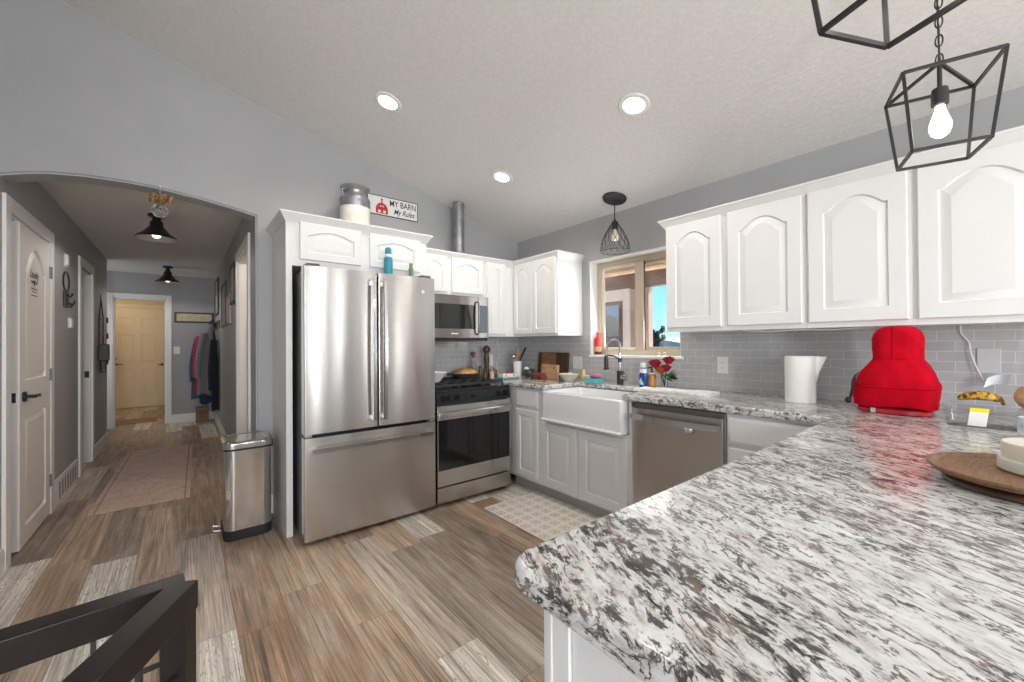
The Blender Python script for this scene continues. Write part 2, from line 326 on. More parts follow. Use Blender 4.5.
# ------------------------------------------------------------------ mesh builder
class MB:
    def __init__(self): self.bm = bmesh.new()
    def _merge(self, b, mi):
        for f in b.faces: f.material_index = mi
        me = bpy.data.meshes.new('tmp'); b.to_mesh(me); b.free(); self.bm.from_mesh(me); bpy.data.meshes.remove(me)
        return self
    def box(self, x0, x1, y0, y1, z0, z1, bev=0.0, seg=2, mi=0, rot=None, piv=None):
        b = bmesh.new(); bmesh.ops.create_cube(b, size=1)
        sx, sy, sz = x1 - x0, y1 - y0, z1 - z0
        for v in b.verts: v.co = Vector(((v.co.x + .5) * sx + x0, (v.co.y + .5) * sy + y0, (v.co.z + .5) * sz + z0))
        if bev: bmesh.ops.bevel(b, geom=list(b.edges), offset=min(bev, abs(sx) * .45, abs(sy) * .45, abs(sz) * .45), segments=seg, profile=.5, affect='EDGES')
        if rot is not None:
            p = Vector(piv) if piv is not None else Vector(((x0 + x1) / 2, (y0 + y1) / 2, (z0 + z1) / 2))
            bmesh.ops.rotate(b, verts=b.verts, cent=p, matrix=rot)
        bmesh.ops.recalc_face_normals(b, faces=b.faces)
        return self._merge(b, mi)
    def rings(self, rings, cap0=True, cap1=True, mi=0, closed=True, loop=False):
        b = bmesh.new(); R = [[b.verts.new(p) for p in r] for r in rings]
        n = len(R[0]); rr = len(R)
        for i in range(rr if loop else rr - 1):
            A, B = R[i], R[(i + 1) % rr]
            for k in range(n if closed else n - 1):
                try: b.faces.new((A[k], A[(k + 1) % n], B[(k + 1) % n], B[k]))
                except ValueError: pass
        if not loop:
            if cap0 and n > 2: b.faces.new(list(reversed(R[0])))
            if cap1 and n > 2: b.faces.new(R[-1])
        bmesh.ops.remove_doubles(b, verts=b.verts, dist=1e-6)
        bmesh.ops.recalc_face_normals(b, faces=b.faces)
        return self._merge(b, mi)
    def lathe(self, prof, c=(0, 0, 0), seg=32, mi=0, cap0=True, cap1=True, squash=1.0):
        return self.rings([[(c[0] + r * math.cos(2 * PI * k / seg), c[1] + r * squash * math.sin(2 * PI * k / seg), c[2] + z) for k in range(seg)] for r, z in prof], cap0, cap1, mi)
    def tube(self, pts, r, seg=8, mi=0, loop=False, cap=True):
        P = [Vector(p) for p in pts]; n = len(P)
        rad = r if isinstance(r, (list, tuple)) else [r] * n
        out = []; up = None
        for i in range(n):
            if loop: t = (P[(i + 1) % n] - P[i - 1])
            else: t = (P[min(i + 1, n - 1)] - P[max(i - 1, 0)])
            t.normalize()
            if up is None: up = Vector((0, 0, 1)) if abs(t.z) < .9 else Vector((1, 0, 0))
            s = t.cross(up)
            if s.length < 1e-6: s = t.cross(Vector((0, 1, 0)))
            s.normalize(); up = s.cross(t).normalized()
            out.append([P[i] + rad[i] * (math.cos(2 * PI * k / seg) * s + math.sin(2 * PI * k / seg) * up) for k in range(seg)])
        return self.rings(out, cap, cap, mi, loop=loop)
    def bar(self, a, b, w, mi=0, h=None):
        """square-section bar from a to b"""
        a, b = Vector(a), Vector(b); t = (b - a).normalized()
        up = Vector((0, 0, 1)) if abs(t.z) < .95 else Vector((0, 1, 0))
        s = t.cross(up).normalized(); u = s.cross(t); h = h or w
        q = [s * w / 2 + u * h / 2, -s * w / 2 + u * h / 2, -s * w / 2 - u * h / 2, s * w / 2 - u * h / 2]
        return self.rings([[a + v for v in q], [b + v for v in q]], mi=mi)
    def prism(self, poly, axis, a, b, mi=0):
        """extrude a 2D polygon along axis; poly in the other two axes (in xyz order)"""
        def p3(u, v, w): return {'x': (w, u, v), 'y': (u, w, v), 'z': (u, v, w)}[axis]
        bb = bmesh.new(); A = [bb.verts.new(p3(u, v, a)) for u, v in poly]; B = [bb.verts.new(p3(u, v, b)) for u, v in poly]
        n = len(poly); bb.faces.new(A); bb.faces.new(list(reversed(B)))
        for k in range(n): bb.faces.new((A[k], B[k], B[(k + 1) % n], A[(k + 1) % n]))
        bmesh.ops.recalc_face_normals(bb, faces=bb.faces)
        return self._merge(bb, mi)
    def sweep(self, prof, path, mi=0):
        """prof: (out, z) pairs; path: (x, y) points; 'out' is to the right of travel; mitred"""
        P = [Vector((x, y)) for x, y in path]; n = len(P); rr = []
        for i in range(n):
            d0 = (P[i] - P[i - 1]).normalized() if i else None
            d1 = (P[i + 1] - P[i]).normalized() if i < n - 1 else None
            r0 = Vector((d0.y, -d0.x)) if d0 else None; r1 = Vector((d1.y, -d1.x)) if d1 else None
            if r0 and r1:
                m = (r0 + r1).normalized(); m = m / max(.2, m.dot(r0))
            else: m = r0 or r1
            rr.append([(P[i].x + m.x * o, P[i].y + m.y * o, z) for o, z in prof])
        return self.rings(rr, mi=mi)
    def ball(self, c, r, sx=1, sy=1, sz=1, u=20, v=12, mi=0):
        pr = [(max(1e-5, r * math.sin(PI * i / v)), -r * math.cos(PI * i / v) * sz) for i in range(v + 1)]
        return self.rings([[(c[0] + a * sx * math.cos(2 * PI * k / u), c[1] + a * sy * math.sin(2 * PI * k / u), c[2] + z) for k in range(u)] for a, z in pr], False, False, mi)
    def jitter(self, amp):
        for v in self.bm.verts: v.co += Vector((random.uniform(-amp, amp), random.uniform(-amp, amp), random.uniform(-amp, amp)))
        return self
    def xform(self, M):
        bmesh.ops.transform(self.bm, matrix=M, verts=self.bm.verts); return self
    def build(self, name, mats, parent=None, smooth=38, loc=None, rz=0.0):
        me = bpy.data.meshes.new(name); self.bm.to_mesh(me); self.bm.free()
        for m in (mats if isinstance(mats, (list, tuple)) else [mats]): me.materials.append(m)
        if smooth:
            for p in me.polygons: p.use_smooth = True
            me.set_sharp_from_angle(angle=math.radians(smooth))
        o = bpy.data.objects.new(name, me); COL.objects.link(o)
        if smooth:
            wm = o.modifiers.new('weighted_normals', 'WEIGHTED_NORMAL'); wm.keep_sharp = True; wm.weight = 60
        if parent is not None: o.parent = parent
        if loc is not None: o.location = loc
        if rz: o.rotation_euler[2] = rz
        return o

def tag(o, label=None, cat=None, group=None, kind=None):
    if label: o['label'] = label
    if cat: o['category'] = cat
    if group: o['group'] = group
    if kind: o['kind'] = kind
    return o
def thing(name, label, cat, loc=(0, 0, 0), rz=0.0, group=None, kind=None):
    o = bpy.data.objects.new(name, None); COL.objects.link(o); o.empty_display_size = 0.05
    o.location = loc; o.rotation_euler[2] = rz
    return tag(o, label, cat, group, kind)
def struct(o, label, cat): return tag(o, label, cat, None, 'structure')
def copy_tree(o, parent=None):
    c = o.copy(); COL.objects.link(c)
    if parent is not None: c.parent = parent
    for ch in list(o.children): copy_tree(ch, c)
    return c
def text_mesh(name, body, size, mat, parent, M, extrude=0.0006, shear=0.0, bold=0.0, align='CENTER', sx=1.0):
    cu = bpy.data.curves.new(name, 'FONT'); cu.body = body; cu.size = size; cu.extrude = extrude; cu.shear = shear; cu.offset = bold
    cu.align_x = align; cu.align_y = 'CENTER'
    t = bpy.data.objects.new('tmp_text', cu); COL.objects.link(t)
    dg = bpy.context.evaluated_depsgraph_get(); me = bpy.data.meshes.new_from_object(t.evaluated_get(dg))
    bpy.data.objects.remove(t); bpy.data.curves.remove(cu)
    me.transform(M @ Matrix.Diagonal((sx, 1, 1, 1))); me.materials.clear(); me.materials.append(mat); me.name = name
    o = bpy.data.objects.new(name, me); COL.objects.link(o); o.parent = parent
    return o
def face_matrix(x, y, z, facing):
    """text plane standing up: facing '-y', '-x' or '+x'"""
    R = Matrix.Rotation(PI / 2, 4, 'X')
    if facing == '-x': R = Matrix.Rotation(-PI / 2, 4, 'Z') @ R
    if facing == '+x': R = Matrix.Rotation(PI / 2, 4, 'Z') @ R
    return Matrix.Translation((x, y, z)) @ R

# ------------------------------------------------------------------ room shell
YA, XB, XL = 3.55, 2.955, -0.805          # back wall, window wall, left wall
HX = 0.415                               # hall right wall
YE = 8.77                                # hall end wall
CZ, CM = 2.414, 0.2622                   # sloped ceiling
def ceil_z(x): return CZ + CM * (XB - x)

struct(MB().box(-3.7, 3.2, -3.6, 12.2, -0.12, 0.0).build('floor', M_FLOOR, smooth=0), 'weathered brown and grey wood plank floor of the kitchen and hall', 'floor')
RX = -0.9
b = MB().prism([(XB + .18, ceil_z(XB + .18)), (RX, ceil_z(RX)), (-3.7, ceil_z(RX) - CM * (RX + 3.7)), (-3.7, ceil_z(RX) - CM * (RX + 3.7) + .2), (RX, ceil_z(RX) + .2), (XB + .18, ceil_z(XB + .18) + .2)], 'y', -3.6, YA + .16)
struct(b.build('ceiling', M_CEIL, smooth=0), 'sloped white textured kitchen ceiling', 'ceiling')
struct(MB().box(-1.75, HX + .13, YA + .15, 12.2, 2.44, 2.56).build('ceiling.001', M_CEIL, smooth=0), 'flat white textured hall ceiling beyond the arch', 'ceiling')

# back wall with the arched hall opening (thickness .15, rounded drywall corner)
arch = [(-0.806, 2.228), (-0.74, 2.252), (-0.69, 2.268), (-0.63, 2.284), (-0.573, 2.293), (-0.49, 2.304), (-0.405, 2.310), (-0.29, 2.314), (-0.174, 2.313), (-0.05, 2.303), (0.086, 2.289), (0.17, 2.277), (0.258, 2.263), (0.34, 2.248), (0.415, 2.232)]
poly = arch + [(0.415, 0.0), (XB + .1, 0.0), (XB + .1, ceil_z(XB + .1) + .05), (-0.95, ceil_z(-.95) + .05), (-0.95, 2.232)]
wall_back = MB().prism(poly, 'y', YA, YA + .15)
bmesh.ops.bevel(wall_back.bm, geom=[e for e in wall_back.bm.edges if all(abs(v.co.y - YA) < 1e-4 and v.co.x < .42 and v.co.x > -.81 and v.co.z < 2.4 for v in e.verts) and not all(v.co.z < .01 for v in e.verts)], offset=.012, segments=3, affect='EDGES')
struct(wall_back.build('wall_back', M_WALL, smooth=30), 'grey back wall with the arched opening to the hall', 'wall')

# window wall
WY0, WY1, WZ0, WZ1 = 1.60, 2.495, 1.148, 2.028
t = XB + .16
b = MB().box(XB, t, -3.5, -1.78, 0, 2.45).box(XB, t, -1.78, -1.32, 0, .3).box(XB, t, -1.78, -1.32, 2.3, 2.45).box(XB, t, -1.32, WY0, 0, 2.45).box(XB, t, WY1, YA + .15, 0, 2.45).box(XB, t, WY0, WY1, 0, WZ0).box(XB, t, WY0, WY1, WZ1, 2.45)
struct(b.build('wall_right', M_WALL, smooth=0), 'grey window wall on the right of the kitchen', 'wall')
# left wall with two door openings, thickness .12
D1 = (3.685, 4.61); D2 = (5.80, 6.42); DZ = 2.06
xl0 = XL - .12
b = MB().box(xl0, XL, 1.4, D1[0], 0, 3.5).box(xl0, XL, D1[1], D2[0], 0, 2.5).box(xl0, XL, D2[1], 7.62, 0, 2.5)
b.box(xl0, XL, D1[0], D1[1], DZ, 2.5).box(xl0, XL, D2[0], D2[1], DZ, 2.5).box(xl0, XL, D1[0] - .1, D1[0], 2.4, 2.5)
struct(b.build('wall_left', M_WALL, smooth=0), 'grey left wall of the hall with two white doors', 'wall')
b = MB().box(-3.6, xl0, 1.4, 1.52, 0, 3.5)
struct(b.build('wall_stair', M_WALL, smooth=0), 'grey wall behind the stair railing', 'wall')
b = MB().box(-3.6, -3.48, -3.5, 1.4, 0, .75).box(-3.6, -3.48, -3.5, 1.4, 2.25, 3.4).box(-3.6, -3.48, -.1, 1.4, .75, 2.25).box(-3.6, -3.48, -3.5, -2.3, .75, 2.25)
struct(b.build('wall_far_left', M_WALL, smooth=0), 'grey side wall of the dining area', 'wall')
b = MB().box(-3.6, -2.75, -3.52, -3.4, 0, 3.5).box(-2.75, -1.45, -3.52, -3.4, 0, .4).box(-2.75, -1.45, -3.52, -3.4, 2.5, 3.5).box(-1.45, -.69, -3.52, -3.4, 0, 3.5).box(-.69, 1.80, -3.52, -3.4, 0, .4).box(-.69, 1.80, -3.52, -3.4, 2.5, 3.5).box(-.01, .55, -3.52, -3.4, .4, 2.5).box(.95, 1.40, -3.52, -3.4, .4, 2.5).box(1.80, 2.12, -3.52, -3.4, 0, 3.5).box(2.12, 2.72, -3.52, -3.4, 2.35, 3.5).box(2.72, XB + .1, -3.52, -3.4, 0, 3.2)
struct(b.build('wall_rear', M_WALL, smooth=0), 'grey rear wall of the dining area', 'wall')
# hall right wall with a doorway
DR = (3.95, 4.79); DRZ = 2.09
b = MB().box(HX, HX + .12, YA + .15, DR[0], 0, 2.5).box(HX, HX + .12, DR[1], YE + .12, 0, 2.5).box(HX, HX + .12, DR[0], DR[1], DRZ, 2.5)
struct(b.build('wall_hall_right', M_WALL, smooth=0), 'grey right wall of the hall with small frames', 'wall')
EX0, EX1, EZ = -0.86, -0.235, 2.035
b = MB().box(-1.75, EX0, YE, YE + .12, 0, 2.5).box(EX1, HX, YE, YE + .12, 0, 2.5).box(EX0, EX1, YE, YE + .12, EZ, 2.5)
struct(b.build('wall_hall_end', M_WALL, smooth=0), 'grey end wall of the hall with a cased opening', 'wall')
b = MB().box(-1.75, -1.63, 7.5, YE, 0, 2.5).box(-1.63, xl0, 7.5, 7.62, 0, 2.5)
struct(b.build('wall_hall_alcove', M_WALL, smooth=0), 'grey alcove wall at the far left of the hall', 'wall')
M_WALLCR = wall_paint('cream_wall_paint', (0.62, 0.54, 0.43))
b = MB().box(-1.75, -1.63, YE + .12, 11.6, 0, 2.5).box(.2, .32, YE + .12, 11.6, 0, 2.5).box(-1.63, .2, 11.5, 11.62, 0, 2.5)
struct(b.build('wall_far_room', M_WALLCR, smooth=0), 'cream walls of the small room past the hall', 'wall')
b = MB().box(-1.9, -1.8, 3.55, 6.9, 0, 2.5).box(-1.8, xl0, 3.5, 3.56, 0, 2.5).box(-1.8, xl0, 5.15, 5.25, 0, 2.5).box(-1.8, xl0, 6.85, 6.92, 0, 2.5)
struct(b.build('wall_closet', M_WALL, smooth=0), 'grey walls of the closets behind the left doors', 'wall')
struct(MB().box(-1.9, xl0, 3.5, 6.92, 2.46, 2.5).build('ceiling.002', M_CEIL, smooth=0), 'closet ceiling behind the left doors', 'ceiling')

# baseboards
BB = [(0, 0), (0.014, 0), (0.014, .115), (0.008, .135), (0, .135)]
def baseboard(name, path, label): struct(MB().sweep(BB, path).build(name, M_TRIM), label, 'baseboard')
baseboard('baseboard_left', [(XL, 1.4), (XL, D1[0] - .09)][::1], 'white baseboard left of the arched door')
baseboard('baseboard_left.001', [(XL, 4.70), (XL, 4.775)], 'white baseboard stub beside the floor register')
baseboard('baseboard_left.002', [(XL, 6.51), (XL, 7.62), (-1.6, 7.62)][:2], 'white baseboard at the far end of the left wall')
baseboard('baseboard_back', [(0.418, YA), (0.52, YA)], 'white baseboard between the arch and the refrigerator panel')
baseboard('baseboard_hall_right', [(HX, YE), (HX, DR[1] + .07)], 'white baseboard along the right wall of the hall')
baseboard('baseboard_hall_end', [(EX1 + .07, YE), (HX, YE)], 'white baseboard on the hall end wall')

# door casings: mesh made of three mitred-looking boards, in plane x = const (side wall) or y = const
def casing_x(x, out, y0, y1, z, w=.088, th=.018):
    s = out; m = MB()
    xa, xb = (x, x + s * th) if s > 0 else (x + s * th, x)
    xa2, xb2 = (x, x + s * th * .6) if s > 0 else (x + s * th * .6, x)
    for a, b_ in ((y0 - w, y0), (y1, y1 + w)):
        m.box(xa, xb, a, b_, 0, z + w, .004); 
    m.box(xa, xb, y0, y1, z, z + w, .004)
    return m
def jamb_x(x0, x1, y0, y1, z, t=.018):
    return MB().box(x0, x1, y0, y0 + t, 0, z).box(x0, x1, y1 - t, y1, 0, z).box(x0, x1, y0 + t, y1 - t, z - t, z)

# ---- generic raised-panel door face ------------------------------------------------
def panel_face(m, x0, x1, z0, z1, y, arch=0.0, fr=.055, t=.02, edge=.004, rise_n=18, mi=0, groove=.009, bevw=.026):
    """door slab whose front looks to -y at y - t; raised centre panel with optional arched top"""
    cx, cz = (x0 + x1) / 2, (z0 + z1) / 2; W2, H2 = (x1 - x0) / 2, (z1 - z0) / 2
    def outline(d, yy):
        hw = W2 - fr - d; zb = z0 + fr + d; zs = z1 - fr - arch - d
        pts = [(cx - hw, yy, zb), (cx + hw, yy, zb)]
        for i in range(rise_n + 1):
            u = 1 - 2 * i / rise_n
            k = abs(u) / .88
            r = arch * (1 - k * k) if k < 1 else 0.0
            pts.append((cx + hw * u, yy, zs + r))
        return pts
    def outer(ins, yy):
        pts = [(x0 + ins, yy, z0 + ins), (x1 - ins, yy, z0 + ins)]
        for i in range(rise_n + 1):
            u = 1 - 2 * i / rise_n
            pts.append((cx + (W2 - ins) * u, yy, z1 - ins))
        return pts
    f = y - t
    m.rings([outer(0, y), outer(0, f + edge), outer(edge, f), outline(0, f), outline(.005, f + groove), outline(.012, f + groove), outline(.012 + bevw, f + .0015), outline(.016 + bevw, f + .001)], True, True, mi)
    return m
def drawer_face(m, x0, x1, z0, z1, y, t=.02, mi=0):
    e = .012
    def r(i, yy): return [(x0 + i, yy, z0 + i), (x1 - i, yy, z0 + i), (x1 - i, yy, z1 - i), (x0 + i, yy, z1 - i)]
    m.rings([r(0, y), r(0, y - t + .007), r(.004, y - t + .004), r(e, y - t + .003), r(e + .004, y - t), r(e + .005, y - t)], True, True, mi)
    return m

# ------------------------------------------------------------------ doors and windows of the setting
def lever(parent, p, dirn, out, mat=M_BRONZE, name='handle'):
    """p = rose centre on the face; out = unit normal; dirn = lever direction"""
    p, d, o = Vector(p), Vector(dirn), Vector(out)
    m = MB()
    m.tube([p, p + o * .012], .032, 16).tube([p + o * .01, p + o * .05], .012, 10)
    m.tube([p + o * .05 - d * .008, p + o * .052 + d * .05, p + o * .05 + d * .10 - Vector((0, 0, .006)), p + o * .045 + d * .13], [.012, .011, .009, .007], 10)
    return m.build(name, mat, parent)
# door_1: white two-panel arched door on the left wall, slightly open
d1 = thing('door_1', 'white arched two-panel door standing slightly open on the left hall wall', 'door', (0, 0, 0), kind='structure')
c = casing_x(XL, 1, D1[0], D1[1], DZ); c.build('casing', M_TRIM, d1)
jamb_x(xl0, XL, D1[0], D1[1], DZ).build('jamb', M_TRIM, d1)
hinge_y = 4.588
sl = thing('slab', None, None); sl.parent = d1
bpy.data.objects.remove(sl)
def slab_mb(w, z0, zm, z1, arch, t=.036):
    m = MB()
    # local: x along width (latch at 0 .. hinge at w), front to -y
    m.box(0, w, -t + .018, 0, z0, z1)
    panel_face(m, 0, w, z0, zm, -t + .018, 0, .115, .018, .0005, groove=.015, bevw=.032)
    panel_face(m, 0, w, zm, z1, -t + .018, arch, .115, .018, .0005, groove=.015, bevw=.032)
    return m
SW = .728
slab = slab_mb(SW, .012, .94, 2.045, .14).build('slab', M_DOORW, d1)
# local x -> world +y, local -y -> world +x
slab.matrix_world = Matrix.Translation((XL - .038, hinge_y - SW, 0)) @ Matrix.Rotation(math.radians(90), 4, 'Z')
slab.location = (XL - .023, hinge_y - SW, 0); slab.rotation_euler = (0, 0, math.radians(90.0))
def on_slab(x, z, out=0.0): return (XL + .013 + out, hinge_y - SW + x, z)
lever(d1, on_slab(.075, .955), (0, 1, 0), (1, 0, 0))
MB().box(XL - .018, XL - .002, hinge_y - SW - .003, hinge_y - SW + .002, .925, .985, .001).box(XL - .014, XL - .006, hinge_y - SW - .012, hinge_y - SW, .945, .962, .002).build('latch', M_BRONZE, d1)
for z in (1.83, 1.06, .26):
    MB().box(XL + .012, XL + .0165, hinge_y - .03, hinge_y + .0, z - .045, z + .045, .001).tube([(XL + .020, hinge_y + .006, z - .045), (XL + .020, hinge_y + .006, z + .045)], .006, 8).build('hinge', M_GALV, d1)
M_INK = pbr('black_vinyl_decal', (0.03, 0.03, 0.03), 0.5)
dec = thing('door_decal', 'black script decal with a heart on the arched white door', 'decal', on_slab(.33, 1.70, .0015))
text_mesh('script', 'Laundry', .075, M_INK, dec, face_matrix(0, -.02, .055, '+x'), .0004, .35, sx=.8)
hb = MB(); hp = [(0, -.022), (.022, .004), (.02, .016), (.011, .02), (0, .011), (-.011, .02), (-.02, .016), (-.022, .004)]
hb.prism([(a - .02, z - .0) for a, z in hp], 'x', -.0003, .0005); hb.build('heart', M_INK, dec, 0)
for k in (-1, 1):
    bb = MB()
    for q in (.042, .062): bb.box(-.0003, .0005, -.02 + k * q - .006, -.02 + k * q + .006, -.004, .012)
    bb.build('dots', M_INK, dec, 0)
bb = MB()
for zz, w in ((-.04, .075), (-.06, .055), (-.085, .07)): bb.box(-.0003, .0005, -.02 - w, -.02 + w, zz - .003, zz + .003)
bb.build('flourish', M_INK, dec, 0)

# door_2: white doorway further along the left wall
d2 = thing('door_2', 'white cased doorway further along the left hall wall', 'door', kind='structure')
casing_x(XL, 1, D2[0], D2[1], DZ + .01).build('casing', M_TRIM, d2)
jm = jamb_x(xl0, XL, D2[0], D2[1], DZ + .01).box(xl0 + .04, xl0 + .075, D2[1] - .03, D2[1] - .018, 0, DZ)
jm.build('jamb', M_TRIM, d2)
s2 = slab_mb(.58, .012, .94, 2.04, .14).build('slab', M_DOORW, d2); s2.location = (XL - .085, D2[0] + .02, 0); s2.rotation_euler = (0, 0, math.radians(90))
MB().box(XL - .045, XL - .01, D2[1] - .0215, D2[1] - .0175, .93, 1.0, .001).box(XL - .034, XL - .022, D2[1] - .0225, D2[1] - .021, .955, .975).build('strike_plate', [M_BLACK], d2)

# hall right doorway
d3 = thing('door_3', 'white cased doorway in the right hall wall just past the arch', 'door', kind='structure')
casing_x(HX, -1, DR[0], DR[1], DRZ).build('casing', M_TRIM, d3)
jamb_x(HX, HX + .12, DR[0], DR[1], DRZ).build('jamb', M_TRIM, d3)
b = MB().box(1.30, 1.42, 3.70, 5.40, 0, 2.5).box(HX + .12, 1.30, 5.28, 5.40, 0, 2.5).box(HX + .12, 1.30, 3.70, 3.74, 0, 2.5)
struct(b.build('wall_side_room', M_WALLCR, smooth=0), 'cream walls of the side room off the hall', 'wall')
struct(MB().box(HX + .12, 1.42, 3.70, 5.40, 2.44, 2.5).build('ceiling.003', M_CEIL, smooth=0), 'white ceiling of the side room off the hall', 'ceiling')
bulb_light('side_room_lamp', (.95, 4.5, 2.1), 9, (1, .82, .68), .08)

# end opening casing + half open cream door
d4 = thing('door_4', 'cream door folded back against the far side of the hall end opening', 'door', kind='structure')
m = MB()
for a, b_ in ((EX0 - .07, EX0), (EX1, EX1 + .07)): m.box(a, b_, YE - .018, YE, 0, EZ + .07, .004)
m.box(EX0, EX1, YE - .018, YE, EZ, EZ + .07, .004); m.build('casing', M_TRIM, d4)
MB().box(EX0, EX0 + .018, YE, YE + .12, 0, EZ).box(EX1 - .018, EX1, YE, YE + .12, 0, EZ).box(EX0, EX1, YE, YE + .12, EZ - .018, EZ).build('jamb', M_TRIM, d4)
def six_panel(w, h, t=.036):
    m = MB(); m.box(0, w, -t + .020, 0, .01, h)
    cw = (w - .11 * 2 - .10) / 2
    rows = ((.24, .80), (.93, 1.52), (1.65, 1.86))
    y = -t + .020
    m.box(0, .11, y - .020, y, .01, h, .004).box(w - .11, w, y - .020, y, .01, h, .004).box(.11 + cw, .11 + cw + .10, y - .020, y, .01, h, .004)
    zs = [.01] + [q for r in rows for q in r] + [h]
    for a, b_ in zip(zs[::2], zs[1::2]): m.box(.11, w - .11, y - .0198, y, a, b_, .004)
    for z0, z1 in rows:
        for x0 in (.11, .11 + cw + .10): m.box(x0 + .042, x0 + cw - .042, y - .016, y, z0 + .042, z1 - .042, .014)
    return m
fd = six_panel(.62, 2.02).build('slab', M_CREAM, d4); fd.location = (EX1 - .02, YE + .12, 0); fd.rotation_euler = (0, 0, math.radians(86))
lever(d4, (EX1 - .056 - .0, YE + .12 + .55, .95), (0, -1, 0), (-1, 0, 0))
for z in (1.82, 1.03, .24): MB().box(EX1 - .022, EX1 - .014, YE + .05, YE + .12, z - .05, z + .05, .001).build('hinge', M_GALV, d4)

# far cream entry door
d5 = thing('door_5', 'cream six-panel entry door at the far end of the hall', 'door', kind='structure')
FX0, FX1 = -1.165, -.335
sd = six_panel(FX1 - FX0, 2.06).build('slab', M_CREAM, d5); sd.location = (FX0, 11.5, 0)
m = MB()
for a, b_ in ((FX0 - .08, FX0 - .004), (FX1 + .004, FX1 + .08)): m.box(a, b_, 11.47, 11.5, 0, 2.145, .005)
m.box(FX0 - .004, FX1 + .004, 11.47, 11.5, 2.066, 2.145, .005); m.build('casing', M_CREAM, d5)
lever(d5, (FX0 + .07, 11.464, .91), (1, 0, 0), (0, -1, 0))
MB().tube([(FX0 + .07, 11.464, 1.02), (FX0 + .07, 11.45, 1.02)], .028, 14).build('deadbolt', M_BRONZE, d5)

# window_1 : slider over the sink
w1 = thing('window_1', 'tan-framed sliding window over the sink', 'window', kind='structure')
b = MB().box(XB - .0, XB + .16, WY0 - .0, WY0 + .012, WZ0, WZ1).box(XB, XB + .16, WY1 - .012, WY1, WZ0, WZ1).box(XB, XB + .16, WY0 + .012, WY1 - .012, WZ1 - .012, WZ1)
b.build('reveal', M_TRIM, w1)
MB().box(XB - .012, XB + .16, WY0 - .02, WY1 + .01, WZ0 - .012, WZ0 + .010, .005).build('sill', M_TRIM, w1)
fx0, fx1 = XB + .095, XB + .155
y0, y1, z0, z1 = WY0 + .012, WY1 - .012, WZ0 + .01, WZ1 - .012
b = MB().box(fx0, fx1, y0, y0 + .045, z0, z1, .003).box(fx0, fx1, y1 - .045, y1, z0, z1, .003).box(fx0, fx1, y0 + .045, y1 - .045, z0, z0 + .045, .003).box(fx0, fx1, y0 + .045, y1 - .045, z1 - .045, z1, .003)
b.build('frame', M_VINYL, w1)
ym = (y0 + y1) / 2 - .03
def sash(ya, yb, xa, xb, wid, mat):
    s = MB().box(xa, xb, ya, ya + wid, z0 + .045, z1 - .045, .002).box(xa, xb, yb - wid, yb, z0 + .045, z1 - .045, .002).box(xa, xb, ya + wid, yb - wid, z0 + .045, z0 + .045 + wid, .002).box(xa, xb, ya + wid, yb - wid, z1 - .045 - wid, z1 - .045, .002).build('sash', mat, w1)
    MB().box((xa + xb) / 2 - .002, (xa + xb) / 2 + .002, ya + wid, yb - wid, z0 + .045 + wid, z1 - .045 - wid).build('pane', M_PANE, s)
sash(ym - .03, y1 - .045, fx0 + .008, fx0 + .028, .024, M_VINYLLT)
MB().box(fx0 - .004, fx0 + .030, ym - .03, ym + .052, z0 + .045, z1 - .045, .003).build('meeting_stile', M_VINYL, w1)
sash(y0 + .045, ym + .025, fx0 + .032, fx0 + .052, .028, M_VINYL)
# unseen windows behind the camera (dining area), most added for light and steel streaks
def dining_window(n, label, x0, x1, z0, z1, y=-3.46, axis='y'):
    w = thing('window_%d' % n, label, 'window', kind='structure')
    m = MB(); mm = (x0 + x1) / 2
    def bx(a, b_, c_, d_):
        if axis == 'y': m.box(a, b_, y - .03, y + .03, c_, d_, .003)
        else: m.box(y - .03, y + .03, a, b_, c_, d_, .003)
    bx(x0, x0 + .05, z0, z1); bx(x1 - .05, x1, z0, z1); bx(x0 + .05, x1 - .05, z0, z0 + .05); bx(x0 + .05, x1 - .05, z1 - .05, z1); bx(mm - .03, mm + .03, z0 + .05, z1 - .05)
    m.build('frame', M_TRIM, w)
    g = MB()
    if axis == 'y': g.box(x0 + .05, x1 - .05, y - .002, y + .002, z0 + .05, z1 - .05)
    else: g.box(y - .002, y + .002, x0 + .05, x1 - .05, z0 + .05, z1 - .05)
    g.build('pane', M_PANE, w)
for wx_, wl_, wh_ in ((-.35, 'left', .34), (.75, 'middle', .2), (1.6, 'right', .2)): dining_window(2, 'unseen tall white window added for light, the %s of three in the rear dining wall' % wl_, wx_ - wh_, wx_ + wh_, .4, 2.5)
dining_window(6, 'white window at the left of the rear dining wall', -2.75, -1.45, .4, 2.5)
dining_window(3, 'unseen narrow white glass door added for a steel reflection in the rear dining wall', 2.12, 2.72, 0.02, 2.35)
dining_window(5, 'unseen tall narrow white window added for a steel reflection in the right wall of the dining area', -1.78, -1.32, .3, 2.3, XB + .10, 'x')
dining_window(4, 'unseen white window added for light in the dining side wall', -2.3, -.1, .75, 2.25, -3.54, 'x')

# backsplash
b = MB().box(1.45, XB - .008, YA - .008, YA, .90, 1.36)
struct(b.build('trim_1', M_TILE_A, smooth=0), 'grey subway tile backsplash behind the range', 'backsplash')
xs = XB - .008
b = MB().box(xs, XB, -1.2, WY0, .92, 1.37).box(xs, XB, WY1, YA - .008, .92, 1.37).box(xs, XB, WY0, WY1, .92, WZ0 - .012)
struct(b.build('trim_2', M_TILE_B, smooth=0), 'grey subway tile backsplash along the window wall', 'backsplash')

